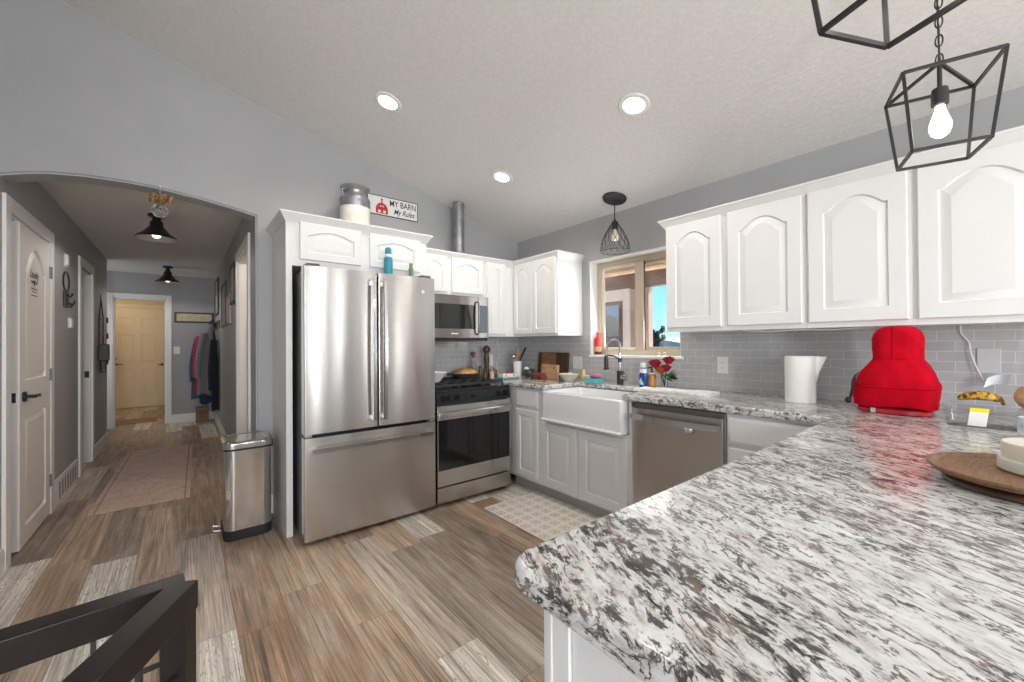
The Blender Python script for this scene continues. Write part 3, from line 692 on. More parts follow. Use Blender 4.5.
# ------------------------------------------------------------------ wall cabinets
CROWN = [(0, -.045), (.006, -.045), (.010, -.038), (.018, -.028), (.034, -.010), (.042, -.002), (.046, .004), (.052, .006), (.052, .016), (0, .016)]
def crown(path, z): return MB().sweep([(o * .74, z + zz) for o, zz in CROWN], path)
R90 = -PI / 2
# refrigerator surround
FCX0, FCX1, FCY = .521, 1.545, 3.02
t = thing('wall_cabinet', 'white cabinet over the refrigerator with two arched doors and a tall side panel', 'cabinet', (FCX0, FCY, 0), 0, 'white wall cabinets')
fw, fd_ = FCX1 - FCX0, YA - FCY - .001
MB().box(.038, fw - .02, 0, fd_, 1.80, 2.135).box(0, .038, 0.0, fd_, .0, 2.135, .001).build('body', M_WHITE, t)
MB().box(fw - .02, fw, .0, fd_, .0, 2.135, .001).build('side_panel', M_WHITE, t)
panel_face(MB(), .082, .488, 1.845, 2.098, 0, .034, .050, groove=.008, bevw=.018).build('door', M_WHITE, t)
panel_face(MB(), .552, .962, 1.845, 2.098, 0, .034, .050, groove=.008, bevw=.018).build('door', M_WHITE, t)
crown([(0, fd_), (0, 0), (fw, 0), (fw, fd_)][::1], 2.137).build('crown', M_WHITE, t)
# over the microwave
A_F = 3.22; AD = YA - A_F - .001; ZB = 1.338; ZT = 2.085
UX0 = 1.55
t = thing('wall_cabinet', 'short white two-door wall cabinet above the microwave', 'cabinet', (UX0, A_F, 1.712), 0, 'white wall cabinets')
w = 2.252 - UX0
MB().box(0, w, 0, AD, 0, ZT - 1.712, .001).build('body', M_WHITE, t)
panel_face(MB(), .02, .292, .022, ZT - 1.712 - .028, 0, .042, .048).build('door', M_WHITE, t)
panel_face(MB(), .342, w - .018, .022, ZT - 1.712 - .028, 0, .042, .048).build('door', M_WHITE, t)
crown([(0, 0), (w, 0)], ZT - 1.712 + .0).build('crown', M_WHITE, t)
# tall single door
t = thing('wall_cabinet', 'tall white single-door wall cabinet between microwave and corner', 'cabinet', (2.254, A_F, ZB), 0, 'white wall cabinets')
w = 2.625 - 2.254
MB().box(0, w, 0, AD, 0, ZT - ZB, .001).build('body', M_WHITE, t)
panel_face(MB(), .024, .252, .022, ZT - ZB - .028, 0, .055, .05).build('door', M_WHITE, t)
crown([(0, 0), (w - .0, 0)], ZT - ZB).build('crown', M_WHITE, t)
# corner unit on the window wall
B_F = 2.625
t = thing('wall_cabinet', 'white two-door wall cabinet in the corner left of the window', 'cabinet', (B_F, A_F, ZB), R90, 'white wall cabinets')
w = A_F - 2.588
MB().box(-(YA - A_F - .002), w, 0, XB - B_F - .001, 0, ZT - ZB, .001).build('body', M_WHITE, t)
panel_face(MB(), .02, .298, .022, ZT - ZB - .028, 0, .055, .05).build('door', M_WHITE, t)
panel_face(MB(), .304, w - .018, .022, ZT - ZB - .028, 0, .055, .05).build('door', M_WHITE, t)
crown([(.0, 0), (w, 0), (w, XB - B_F - .001)], ZT - ZB).build('crown', M_WHITE, t)
# right run
ZB2, ZT2 = 1.338, 2.095
def right_unit(y_start, doors, w, label, closed):
    t = thing('wall_cabinet', label, 'cabinet', (B_F, y_start, ZB2), R90, 'white wall cabinets')
    MB().box(0, w, 0, XB - B_F - .001, 0, ZT2 - ZB2, .001).build('body', M_WHITE, t)
    for a, b_ in doors: panel_face(MB(), a, b_, .028, ZT2 - ZB2 - .032, 0, .06, .066).build('door', M_WHITE, t)
    p = [(0, 0), (w, 0)]
    if closed: p = [(0, XB - B_F - .001)] + p
    crown(p, ZT2 - ZB2 + .005).build('crown', M_WHITE, t)
right_unit(1.53, [(.012, .380), (.418, .806)], .825, 'white two-door wall cabinet right beside the window', True)
right_unit(.704, [(.010, .396), (.428, .814)], .825, 'white two-door wall cabinet above the red mixer cover', False)
right_unit(-.122, [(.010, .396), (.428, .814)], .825, 'white two-door wall cabinet at the right end of the row', False)

# ------------------------------------------------------------------ base cabinets
BF = 2.29; BT = .884
def toe(m, w): return m.box(0, w, .06, .075, 0, .1)
t = thing('base_cabinet', 'narrow white base cabinet with drawer and door in the corner by the range', 'cabinet', (BF, 2.868, 0), R90, 'white base cabinets')
w = 2.868 - 2.452
MB().box(-.66, w, 0, XB - BF - .002, .1, BT, .001).build('body', M_WHITE, t)
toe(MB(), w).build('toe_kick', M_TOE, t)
drawer_face(MB(), .102, .372, .722, .858, 0).build('drawer', M_WHITE, t)
panel_face(MB(), .102, .372, .13, .70, 0, 0, .05).build('door', M_WHITE, t)
t = thing('base_cabinet', 'white two-door base cabinet under the farmhouse sink', 'cabinet', (BF, 2.45, 0), R90, 'white base cabinets')
w = 2.45 - 1.588
MB().box(0, w, 0, XB - BF - .002, .1, .652, .001).box(0, .028, 0, XB - BF - .002, .652, BT).box(w - .022, w, 0, XB - BF - .002, .652, BT).build('body', M_WHITE, t)
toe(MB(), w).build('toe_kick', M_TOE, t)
panel_face(MB(), .014, .385, .118, .625, 0, 0, .062).build('door', M_WHITE, t)
panel_face(MB(), .417, w - .03, .118, .625, 0, 0, .062).build('door', M_WHITE, t)
t = thing('base_cabinet', 'white drawer base cabinet between dishwasher and peninsula', 'cabinet', (BF, .988, 0), R90, 'white base cabinets')
w = .988 - .53
MB().box(0, w, 0, XB - BF - .002, .1, BT, .001).build('body', M_WHITE, t)
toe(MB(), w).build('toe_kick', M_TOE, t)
drawer_face(MB(), .012, w - .012, .722, .864, 0).build('drawer', M_WHITE, t)
panel_face(MB(), .012, w - .012, .13, .70, 0, 0, .055).build('door', M_WHITE, t)
PEN_Y = .49
t = thing('base_cabinet', 'white peninsula base cabinet under the near end of the granite', 'cabinet', (.475, PEN_Y, 0), 0, 'white base cabinets')
MB().box(.0, XB - .475 - .001, -.60, 0, .1, BT).box(.03, XB - .475 - .001, -.56, -.06, 0, .1).build('body', M_WHITE, t)
MB().box(-.006, .0, -.60, -.052, .0, BT, .001).build('end_panel', M_WHITE, t)
MB().box(-.012, .022, -.050, .006, .0, BT, .002).box(-.014, -.004, -.014, -.006, 0, BT, .001).build('corner_trim', M_WHITE, t)

# ------------------------------------------------------------------ worktop
ZC0, ZC = .885, .925
poly = [(2.237, YA - .009), (2.237, 2.845), (2.262, 2.80), (2.262, 2.412), (2.70, 2.412), (2.70, 1.648), (2.262, 1.648), (2.262, .56)]
for k in range(4): # inner corner fillet to the peninsula
    a = k / 3 * PI / 2; poly.append((2.222 + .04 * math.cos(a) , .56 - .04 * math.sin(a)))
R = .055
for k in range(7):
    a = PI / 2 + k / 6 * PI / 2; poly.append((.392 + R + R * math.cos(a), .52 - R + R * math.sin(a)))
poly += [(.392, -.42), (XB - .009, -.42), (XB - .009, YA - .009)]
cb = MB().prism(poly, 'z', ZC0, ZC)
ed = [e for e in cb.bm.edges if abs(e.verts[0].co.z - e.verts[1].co.z) < 1e-5 and not (e.verts[0].co.x > 2.9 and e.verts[1].co.x > 2.9) and not (e.verts[0].co.y > 3.5 and e.verts[1].co.y > 3.5)]
bmesh.ops.bevel(cb.bm, geom=ed, offset=.013, segments=4, profile=.5, affect='EDGES')
tag(cb.build('worktop', M_GRAN), 'white granite worktop with dark streaks running into the wide peninsula', 'countertop')

# ------------------------------------------------------------------ refrigerator
FRX0, FRX1, FRY = .582, 1.494, 2.79
t = thing('refrigerator', 'stainless french-door refrigerator with bottom freezer drawer', 'refrigerator', (FRX0, FRY, 0))
fw = FRX1 - FRX0
M_FSIDE = pbr('dark_grey_fridge_side', (0.13, 0.13, 0.135), 0.35, 0.4)
MB().box(.004, fw - .004, .088, .735, .03, 1.745, .006).box(.03, fw - .03, .09, .70, .0, .03).build('body', M_FSIDE, t)
MB().box(.004, fw - .004, .078, .09, .03, 1.745).build('gasket', M_BLKPLAST, t)
def bowed(m, x0, x1, z0, z1, depth, bow, n=14, e=.006):
    """door slab: front face bowed slightly, rounded vertical edges"""
    pr = [(x0, depth)]
    pr += [(x0, e), (x0 + e * .35, e * .35)]
    for i in range(n + 1):
        u = i / n; x = x0 + e + (x1 - x0 - 2 * e) * u; pr.append((x, -bow * (1 - (2 * u - 1) ** 2)))
    pr += [(x1 - e * .35, e * .35), (x1, e), (x1, depth)]
    return m.prism(pr, 'z', z0, z1)
def bar_handle(a, b, off, w=.022, d=.014):
    """flat bar handle between a and b, stand-off along -y"""
    a, b = Vector(a), Vector(b); n = 10; m = MB(); ax = (b - a).normalized(); side = ax.cross(Vector((0, 1, 0)))
    ring = []
    for i in range(n + 1):
        u = i / n; p = a.lerp(b, u) + Vector((0, -off - .012 * (1 - (2 * u - 1) ** 2), 0))
        ring.append([p + side * w / 2 + Vector((0, -d / 2, 0)), p - side * w / 2 + Vector((0, -d / 2, 0)), p - side * w / 2 + Vector((0, d / 2, 0)), p + side * w / 2 + Vector((0, d / 2, 0))])
    m.rings(ring)
    for q, s in ((a, 1), (b, -1)):
        c = q + ax * s * .02
        p = [c + ax * .014 + side * w * .4, c + ax * .014 - side * w * .4, c - ax * .014 - side * w * .4, c - ax * .014 + side * w * .4]
        m.rings([[v + Vector((0, .002, 0)) for v in p], [v + Vector((0, -off, 0)) for v in p]])
    return m
xm = 1.051 - FRX0
d_ = bowed(MB(), 0, xm - .004, .702, 1.768, .076, .006).build('door', M_STEEL, t)
bar_handle((xm - .042, -.002, .75), (xm - .042, -.002, 1.71), .042).build('handle', M_POLISH, d_)
d_ = bowed(MB(), xm + .004, fw, .702, 1.768, .076, .006).build('door', M_STEEL, t)
bar_handle((xm + .036, -.002, .75), (xm + .036, -.002, 1.71), .042).build('handle', M_POLISH, d_)
M_LOGO = pbr('pale_metal_badge', (0.72, 0.72, 0.72), 0.3, 0.8)
MB().tube([(fw - .10, -.004, 1.66), (fw - .10, -.0075, 1.66)], .014, 20).build('badge', M_LOGO, d_)
d_ = bowed(MB(), 0, fw, .032, .678, .076, .004).build('freezer_drawer', M_STEEL, t)
bar_handle((.035, -.002, .603), (fw - .028, -.002, .603), .042, .03).build('handle', M_POLISH, d_)
for x in (.02, fw - .10): MB().box(x, x + .08, .02, .12, 1.769, 1.79, .006).build('hinge_cap', M_DKGREY, t)
for x in (.0, fw - .05): MB().box(x + .004, x + .046, .01, .07, .682, .699, .002).build('drawer_hinge', M_GALV, t)

# ------------------------------------------------------------------ range
RGX0, RGX1, RGY = 1.504, 2.226, 2.80
t = thing('range', 'stainless gas range with black control panel and dark oven window', 'stove', (RGX0, RGY, 0))
w = RGX1 - RGX0
MB().box(.002, w - .002, .03, .735, .03, .885, .003).box(.03, w - .03, .06, .70, 0, .03).build('body', M_STEEL_DK, t)
MB().box(0, w, .0, .735, .885, .908, .004).build('cooktop', M_BLKGLOSS, t)
cp = MB().prism([(-.012, .795), (-.012, .82), (.004, .892), (.03, .892), (.03, .795)], 'x', 0, w)
cp.build('control_panel', M_BLKPLAST, t)
for kx in (.058, .114, .185, .335, .592, .668):
    big = kx != .335
    kb = MB(); yy = -.012 + (.846 - .82) * .22 * 1.0; zz = .846
    kb.tube([(kx, yy + .002, zz), (kx, yy - .012, zz - .002)], [.024 if big else .014] * 2, 18).tube([(kx, yy - .012, zz - .002), (kx, yy - .034, zz - .004)], [.019 if big else .009, .016 if big else .008], 18)
    if big: kb.box(kx - .004, kx + .004, yy - .042, yy - .02, zz - .022, zz + .016, .002)
    kb.build('knob', M_BLKGLOSS if big else M_BLKPLAST, t)
dr = MB().box(.004, w - .004, -.012, .03, .165, .288, .004).box(.004, w - .004, -.012, .03, .676, .785, .004).box(.004, .012, -.012, .03, .288, .676).box(w - .012, w - .004, -.012, .03, .288, .676).build('oven_door', M_STEEL, t)
MB().box(.012, w - .012, -.010, .028, .288, .676, .001).build('window', M_OVENG, dr)
MB().box(.0, w, -.052, -.030, .700, .738, .008, 3).box(.01, .04, -.034, -.008, .705, .733, .003).box(w - .04, w - .01, -.034, -.008, .705, .733, .003).build('handle', M_STEEL, dr)
MB().box(.004, w - .004, -.010, .03, .035, .152, .004).build('drawer', M_STEEL, t)
# three grate sections
for gx in (.0, 1, 2):
    g = MB(); x0 = .02 + gx * (w - .04) / 3; x1 = x0 + (w - .04) / 3 - .006; y0, y1 = .07, .70; z = .935
    for a, b_ in (((x0, y0), (x1, y0)), ((x0, y1), (x1, y1)), ((x0, y0), (x0, y1)), ((x1, y0), (x1, y1)), ((x0, (y0 + y1) / 2), (x1, (y0 + y1) / 2))):
        g.bar((a[0], a[1], z), (b_[0], b_[1], z), .014, h=.016)
    xm_ = (x0 + x1) / 2
    g.bar((xm_, y0, z), (xm_, y1, z), .011, h=.014)
    for yc in (y0 + .16, y1 - .16): g.bar((x0, yc, z), (x1, yc, z), .011, h=.014)
    for cx_ in (x0, x1):
        for cy_ in (y0, (y0 + y1) / 2, y1): g.bar((cx_, cy_, .905), (cx_, cy_, z), .012)
    g.build('grate', M_IRON, t)
for bx_, by_ in ((.14, .23), (.14, .54), (.36, .385), (.58, .23), (.58, .54)):
    MB().lathe([(.0001, .908), (.05, .908), (.05, .914), (.038, .916), (.038, .924), (.0001, .926)], (bx_, by_, 0), 20).build('burner', M_IRON, t)

# ------------------------------------------------------------------ microwave
MX0, MX1, MY = 1.50, 2.247, 3.14
t = thing('microwave', 'dark stainless over-the-range microwave with black door glass', 'microwave', (MX0, MY, 1.30))
w = MX1 - MX0
MB().box(0, w, .02, YA - MY - .002, .0, .408, .002).box(.05, w - .05, .05, .30, -.012, 0).build('body', M_STEEL_DK, t)
dw = .63
d_ = MB().box(0, dw, -.004, .02, .022, .405, .004).build('door', M_STEEL_DK, t)
MB().box(.02, dw - .028, -.0065, .0, .105, .325, .001).build('window', M_OVENG, d_)
MB().tube([(dw - .016, -.03, .06), (dw - .02, -.044, .12), (dw - .022, -.05, .2), (dw - .02, -.046, .29), (dw - .016, -.03, .35)], .009, 10).tube([(dw - .016, -.03, .06), (dw - .016, .0, .055)], .008).tube([(dw - .016, -.03, .35), (dw - .016, .0, .355)], .008).build('handle', M_STEEL_DK, d_)
MB().box(dw + .002, w, -.004, .02, .022, .405, .003).build('control_panel', M_STEEL_DK, t)
M_DISP = pbr('glossy_black_display', (0.02, 0.025, 0.03), 0.06)
MB().box(dw + .014, w - .014, -.006, .0, .07, .325, .001).build('display', M_DISP, t)
MB().box(.34, .41, -.0055, .0, .056, .066, .0005).build('badge', M_LOGO, t)
MB().box(.01, w - .01, .0, .10, -.004, .022, .004).build('vent_grille', M_BLKPLAST, t)

# ------------------------------------------------------------------ dishwasher
t = thing('dishwasher', 'stainless dishwasher with bar handle beside the sink', 'dishwasher', (2.27, 1.584, 0), R90)
w = 1.584 - .993
MB().box(.001, w - .001, .022, .60, .1, .875).box(.01, w - .01, .06, .6, 0, .1).build('body', M_PLATEG, t)
bowed(MB(), .006, w - .006, .10, .848, .03, .006).build('door', M_STEEL, t)
MB().box(.006, w - .006, .002, .03, .850, .880, .002).build('control_edge', M_STEEL_DK, t)
hn = []
for i in range(13):
    u = i / 12; p = Vector((.02 + (w - .04) * u, -.030 - .020 * (1 - (2 * u - 1) ** 2), .796))
    hn.append([p + Vector((0, -.008, .016)), p + Vector((0, -.008, -.016)), p + Vector((0, .008, -.016)), p + Vector((0, .008, .016))])
MB().rings(hn).box(.016, .04, -.03, .002, .782, .81, .003).box(w - .04, w - .016, -.03, .002, .782, .81, .003).build('handle', M_POLISH, t)
tag(MB().ball((0, 0, 0), .026, 1, .55, 1).tube([(0, 0, 0), (0, .02, 0)], .022, 16).build('magnet', M_CHROME, None, loc=(2.253, 1.184, .762), rz=R90), 'round chrome magnet stuck on the dishwasher front', 'magnet')

# ------------------------------------------------------------------ farmhouse sink and faucet
SK0, SK1 = 2.405, 1.628
t = thing('farmhouse_sink', 'white apron-front farmhouse sink', 'sink', (2.238, SK0, .652), R90)
w = SK0 - SK1; dp = .47; h = .232; th = .026
def rr(x0, x1, y0, y1, r, z, n=6):
    o = []
    for cx, cy, a0 in ((x1 - r, y1 - r, 0), (x0 + r, y1 - r, PI / 2), (x0 + r, y0 + r, PI), (x1 - r, y0 + r, 3 * PI / 2)):
        for k in range(n + 1):
            a = a0 + PI / 2 * k / n; o.append((cx + r * math.cos(a), cy + r * math.sin(a), z))
    return o
m = MB()
m.rings([rr(.01, w - .01, .01, dp, .02, 0), rr(0, w, 0, dp, .028, .006), rr(0, w, 0, dp, .028, h - .012), rr(.004, w - .004, .004, dp - .004, .026, h - .003), rr(.012, w - .012, .012, dp - .012, .022, h),
         rr(th, w - th, th, dp - th, .035, h), rr(th + .004, w - th - .004, th + .004, dp - th - .004, .035, h - .006), rr(th + .012, w - th - .012, th + .012, dp - th - .012, .04, .05), rr(th + .04, w - th - .04, th + .04, dp - th - .04, .05, .026)], True, True)
m.build('basin', M_FIRE, t, 50)
MB().tube([(.012, .004, .010), (.012, -.006, .010), (.02, -.010, .010), (w - .02, -.010, .010), (w - .012, -.006, .010), (w - .012, .004, .010)], .011, 10).build('lip', M_FIRE, t)
MB().lathe([(.0001, .03), (.04, .03), (.045, .027)], (w / 2, dp / 2, 0), 20).build('drain', M_CHROME, t)
t = thing('faucet', 'black and chrome spring pull-down faucet behind the sink', 'faucet', (2.79, 2.045, ZC))
MB().lathe([(.030, 0), (.030, .004), (.026, .008), (.026, .11), (.022, .114), (.0001, .115)], (0, 0, 0), 20).build('base', M_BLACK, t)
MB().tube([(0, 0, .11), (0, 0, .26)], .010, 12).build('riser', M_CHROME, t)
sp = []
pth = [Vector((0, 0, .25)), Vector((0, 0, .31)), Vector((-.01, .003, .345)), Vector((-.04, .015, .365)), Vector((-.08, .03, .36)), Vector((-.11, .04, .33)), Vector((-.12, .043, .28)), Vector((-.122, .044, .23))]
def interp(P, n):
    out = []
    for i in range(n + 1):
        u = i / n * (len(P) - 1); k = min(int(u), len(P) - 2); f = u - k
        p0, p1, p2, p3 = P[max(k - 1, 0)], P[k], P[k + 1], P[min(k + 2, len(P) - 1)]
        out.append(0.5 * ((2 * p1) + (-p0 + p2) * f + (2 * p0 - 5 * p1 + 4 * p2 - p3) * f * f + (-p0 + 3 * p1 - 3 * p2 + p3) * f ** 3))
    return out
MB().tube(interp(pth, 30), .007, 8).build('hose', M_CHROME, t)
cp_ = interp(pth, 400); coil = []
for i, p in enumerate(cp_):
    tan = (cp_[min(i + 1, 400)] - cp_[max(i - 1, 0)]).normalized(); s = tan.cross(Vector((.3, .9, .1))).normalized(); u_ = s.cross(tan)
    a = i / 400 * 2 * PI * 42; coil.append(p + .0105 * (math.cos(a) * s + math.sin(a) * u_))
MB().tube(coil, .0018, 5).build('spring', M_GALV, t)
MB().tube([(-.122, .044, .24), (-.122, .044, .21), (-.122, .044, .14), (-.122, .044, .125)], [.012, .017, .017, .026], 16).build('spray_head', M_BLACK, t)
MB().tube([(0, 0, .20), (-.05, .02, .235), (-.12, .043, .245)], .006, 8).lathe([(.016, .185), (.016, .215)], (0, 0, 0), 14).build('holder_arm', M_BLACK, t)
MB().tube([(.0, -.02, .06), (0, -.06, .06)], .022, 14).tube([(0, -.05, .07), (.0, -.035, .13), (0, -.03, .145)], .006, 8).build('lever', M_CHROME, t)

# ------------------------------------------------------------------ ceiling and pendant lights
slope = math.atan(CM)
def recessed(x, y, label):
    z = ceil_z(x)
    t = thing('recessed_light', label, 'ceiling light', (x, y, z), 0, 'recessed ceiling lights'); t.rotation_euler = (0, slope, 0)
    MB().lathe([(.062, -.001), (.064, -.006), (.086, -.006), (.092, -.0005)], (0, 0, 0), 32, cap0=False, cap1=False).build('trim_ring', M_TRIM, t)
    MB().lathe([(.0001, -.004), (.063, -.004), (.063, .0)], (0, 0, 0), 32).build('lens', M_LED, t)
    spot_light('recessed_lamp', (x - .01, y, z - .03), 24, r=.085)
recessed(1.074, 2.647, 'recessed ceiling light nearest the refrigerator')
recessed(2.043, 1.382, 'recessed ceiling light nearest the caged pendants')
recessed(2.053, 2.661, 'recessed ceiling light in front of the corner wall cabinets')
recessed(.2, .3, 'added unseen recessed ceiling light over the dining side')  # this and the next two: extra recessed lamps added out of view
recessed(-1.6, -1.2, 'added unseen recessed ceiling light near the rear windows')
recessed(1.2, -1.6, 'added unseen recessed ceiling light over the rear of the room')

def pendant(cx, cy, zt, th, s, sb, h, label, on=True):
    t = thing('pendant_light', label, 'pendant light', (cx, cy, zt), 0, 'black caged pendant lights')
    top = [(s * .7071 * math.cos(th + k * PI / 2), s * .7071 * math.sin(th + k * PI / 2), 0) for k in range(4)]
    bot = [(sb * .7071 * math.cos(th + k * PI / 2), sb * .7071 * math.sin(th + k * PI / 2), -h) for k in range(4)]
    m = MB(); q = .0085; ap = (0, 0, .055)
    for k in range(4):
        m.bar(top[k], top[(k + 1) % 4], q).bar(bot[k], bot[(k + 1) % 4], q).bar(top[k], bot[k], q).bar(top[k], ap, q)
    m.build('cage', M_BLACK, t, 0)
    MB().tube([(0, 0, .06), (0, 0, -.03)], .006, 10).build('stem', M_BLACK, t)
    MB().lathe([(.0001, -.028), (.019, -.03), (.021, -.045), (.021, -.082), (.016, -.086), (.0001, -.087)], (0, 0, 0), 18).build('socket', M_BLACK, t)
    pr = [(.011, -.080), (.012, -.095), (.019, -.120), (.0265, -.145), (.027, -.158), (.021, -.176), (.010, -.186), (.0001, -.188)]
    MB().lathe(pr, (0, 0, 0), 20).build('bulb', M_BULB, t)
    zc_ = ceil_z(cx) - zt; n = int((zc_ - .075) / .030); ch = MB()
    for i in range(n + 1):
        zz = .065 + i * (zc_ - .09) / max(n, 1); pts = []
        for k in range(12):
            a = 2 * PI * k / 12; uu, vv = .0085 * math.cos(a), .020 * math.sin(a)
            pts.append((uu, 0, zz + vv) if i % 2 else (0, uu, zz + vv))
        ch.tube(pts, .0022, 5, loop=True)
    ch.tube([(.012 * math.cos(2 * PI * k / 16), 0, .063 + .014 * math.sin(2 * PI * k / 16)) for k in range(16)], .003, 6, loop=True)
    ch.build('chain', M_BLACK, t)
    MB().tube([(.004, 0, .05), (.006, .004, zc_ * .5), (.004, 0, zc_ - .02)], .0025, 6).build('cord', M_BLACK, t)
    MB().lathe([(.0001, zc_ - .03), (.05, zc_ - .028), (.06, zc_ - .012), (.062, zc_ + .016)], (0, 0, 0), 24).build('canopy', M_BLACK, t)
pendant(1.902, .145, 2.109, 2.688, .22, .1716, .243, 'black caged pendant light with glowing bulb hanging nearer the wall cabinets')
pendant(1.004, .117, 2.109, .3456, .22, .1716, .243, 'black caged pendant light cut off by the top edge')

# wire basket pendant over the sink
wx, wy = 2.769, 2.068
t = thing('pendant_light', 'small wire basket pendant light hanging over the sink', 'pendant light', (wx, wy, 2.02))
zc_ = ceil_z(wx) - 2.02
cn = MB().lathe([(.0001, -.016), (.05, -.016), (.095, -.01), (.10, 0), (.0001, 0)], (0, 0, 0), 28)
cn.xform(Matrix.Translation((0, 0, zc_ - .001)) @ Matrix.Rotation(slope, 4, 'Y')); cn.build('canopy', M_BLACK, t)
MB().tube([(0, 0, zc_ - .01), (0, 0, .27)], .0045, 8).build('cord', M_BLACK, t)
MB().lathe([(.0001, .27), (.008, .268), (.012, .25), (.026, .245), (.026, .237), (.018, .232), (.022, .225), (.022, .185), (.0001, .183)], (0, 0, 0), 18).build('socket', M_BLACK, t)
def bell(u):  # u 0 top .. 1 bottom
    return (.022 + (.122 - .022) * (math.sin(min(1, u * 1.25) * PI / 2) * .62 + u * .38), .238 * (1 - u))
cg = MB()
for s in (1, -1):
    for k in range(14):
        pts = []
        for i in range(15):
            u = i / 14; r, z = bell(u); a = 2 * PI * k / 14 + s * u * 1.1; pts.append((r * math.cos(a), r * math.sin(a), z))
        cg.tube(pts, .0017, 4, cap=False)
for u in (.02, 1.0):
    r, z = bell(u); cg.tube([(r * math.cos(2 * PI * k / 32), r * math.sin(2 * PI * k / 32), z) for k in range(32)], .003, 6, loop=True)
cg.build('wire_cage', M_BRONZE, t)
MB().lathe([(.012, .185), (.014, .17), (.026, .145), (.031, .12), (.026, .095), (.0001, .085)], (0, 0, 0), 18).build('bulb', pbr('frosted_bulb_unlit', (0.75, 0.70, 0.58), 0.2), t)

# hall barn lights
def barn(x, y, zs, label):
    zt = 2.44; t = thing('hall_light', label, 'ceiling light', (x, y, 0), 0, 'black barn lights in the hall')
    MB().lathe([(.0001, zt - .025), (.055, zt - .025), (.06, zt - .018), (.06, zt)], (0, 0, 0), 24).build('canopy', M_BRONZE, t)
    z = zs
    MB().lathe([(.030, z + .16), (.030, z + .19), (.020, z + .195), (.016, zt - .02)], (0, 0, 0), 18).build('neck', M_BRONZE, t)
    sh = MB().lathe([(.030, z + .165), (.046, z + .145), (.050, z + .105), (.062, z + .092), (.10, z + .045), (.135, z + .022), (.149, z + .002), (.149, z)], (0, 0, 0), 40, cap0=True, cap1=False).build('shade', M_BRONZE, t)
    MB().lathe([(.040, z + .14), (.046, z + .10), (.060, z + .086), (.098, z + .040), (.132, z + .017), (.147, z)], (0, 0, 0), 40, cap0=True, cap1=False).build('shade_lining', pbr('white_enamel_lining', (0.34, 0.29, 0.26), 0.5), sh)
    MB().ball((0, 0, z + .036), .032).build('bulb', M_BULBW, t)
    spot_light('hall_lamp', (x, y, z + .01), 18, (1, .93, .86), .03, 165, .3)
barn(-.192, 4.80, 2.226, 'black barn-style ceiling light nearest the arch')
barn(-.188, 7.80, 2.205, 'black barn-style ceiling light at the far end of the hall')
bulb_light('far_room_lamp', (-1.25, 10.2, 2.25), 17, (1, .80, .55), .06)

# ------------------------------------------------------------------ on top of the cabinets
t = thing('milk_can', 'old galvanized milk can with cream painted bottom on the refrigerator cabinet', 'milk can', (1.05, 3.26, 2.153))
M_CANCR = pbr('chipped_cream_paint', (0.70, 0.67, 0.60), 0.6, vary=0.1, scale=25)
k = 1.0
MB().lathe([(.0001, 0), (.108, 0), (.112, .006), (.112, .185), (.112, .195)], (0, 0, 0), 36, mi=0).lathe([(.1125, .185), (.115, .2), (.1125, .215), (.1125, .235), (.115, .243), (.1125, .25), (.108, .265), (.088, .285), (.080, .30), (.080, .315), (.105, .335), (.112, .345), (.108, .352), (.085, .352), (.08, .347), (.0001, .362)], (0, 0, 0), 36, mi=1).build('can', [M_CANCR, M_GALV], t)
for a in (-2.7, .44):
    c_, s_ = math.cos(a), math.sin(a); hp_ = []
    for i in range(9):
        q = -PI / 2 + PI * i / 8; rr_ = .094 + .035 * math.cos(q); hp_.append((rr_ * c_, rr_ * s_, .285 + .028 * math.sin(q)))
    MB().tube(hp_, .006, 8).build('handle', M_GALV, t)
t = thing('barn_sign', 'white metal sign reading MY BARN with a red barn on the wall', 'sign', (1.475, YA, 2.51))
M_SIGN = pbr('white_sign_enamel', (0.80, 0.79, 0.77), 0.4, vary=0.03)
MB().box(-.232, .248, -.006, -.0005, -.088, .088, .002).build('rim', M_BLACK, t)
MB().box(-.224, .240, -.0085, -.005, -.080, .080, .002).build('panel', M_SIGN, t)
M_SRED = pbr('red_sign_paint', (0.50, 0.02, 0.03), 0.5)
bm_ = MB().prism([(-.155, -.072), (-.045, -.072), (-.045, -.02), (-.065, .012), (-.10, .028), (-.135, .012), (-.155, -.02)], 'y', -.0098, -.0084)
bm_.box(-.106, -.094, -.0098, -.0084, .028, .05).prism([(-.112, .058), (-.10, .066), (-.088, .058), (-.10, .044)], 'y', -.0098, -.0084)
bm_.box(-.134, -.112, -.0106, -.0097, -.066, -.042, mi=1).box(-.088, -.066, -.0106, -.0097, -.066, -.042, mi=1).box(-.118, -.106, -.0106, -.0097, -.012, -.001, mi=1).box(-.094, -.082, -.0106, -.0097, -.012, -.001, mi=1)
bm_.build('barn', [M_SRED, M_SIGN], t, 0)
text_mesh('lettering', 'MY BARN', .076, M_INK, t, face_matrix(.100, -.009, .034, '-y'), .0006, 0, .0006, sx=.80)
text_mesh('lettering', 'My Rules', .070, M_INK, t, face_matrix(.108, -.009, -.036, '-y'), .0006, .4, 0.0005, sx=.78)
tag(MB().tube([(0, 0, 0), (0, 0, .545)], .056, 28).tube([(0, 0, .50), (0, 0, .512)], .0585, 28).build('vent_pipe', M_GALV, loc=(2.085, 3.40, 2.10)), 'round metal vent pipe rising from the wall cabinets to the ceiling', 'pipe')
t = thing('spray_bottle', 'teal aerosol can standing on top of the refrigerator', 'bottle', (1.172, 2.90, 1.746))
M_TEAL = pbr('teal_label', (0.03, 0.27, 0.36), 0.3)
MB().lathe([(.0001, 0), (.030, 0), (.032, .005), (.032, .150), (.028, .158), (.026, .165)], (0, 0, 0), 24).build('can', M_TEAL, t)
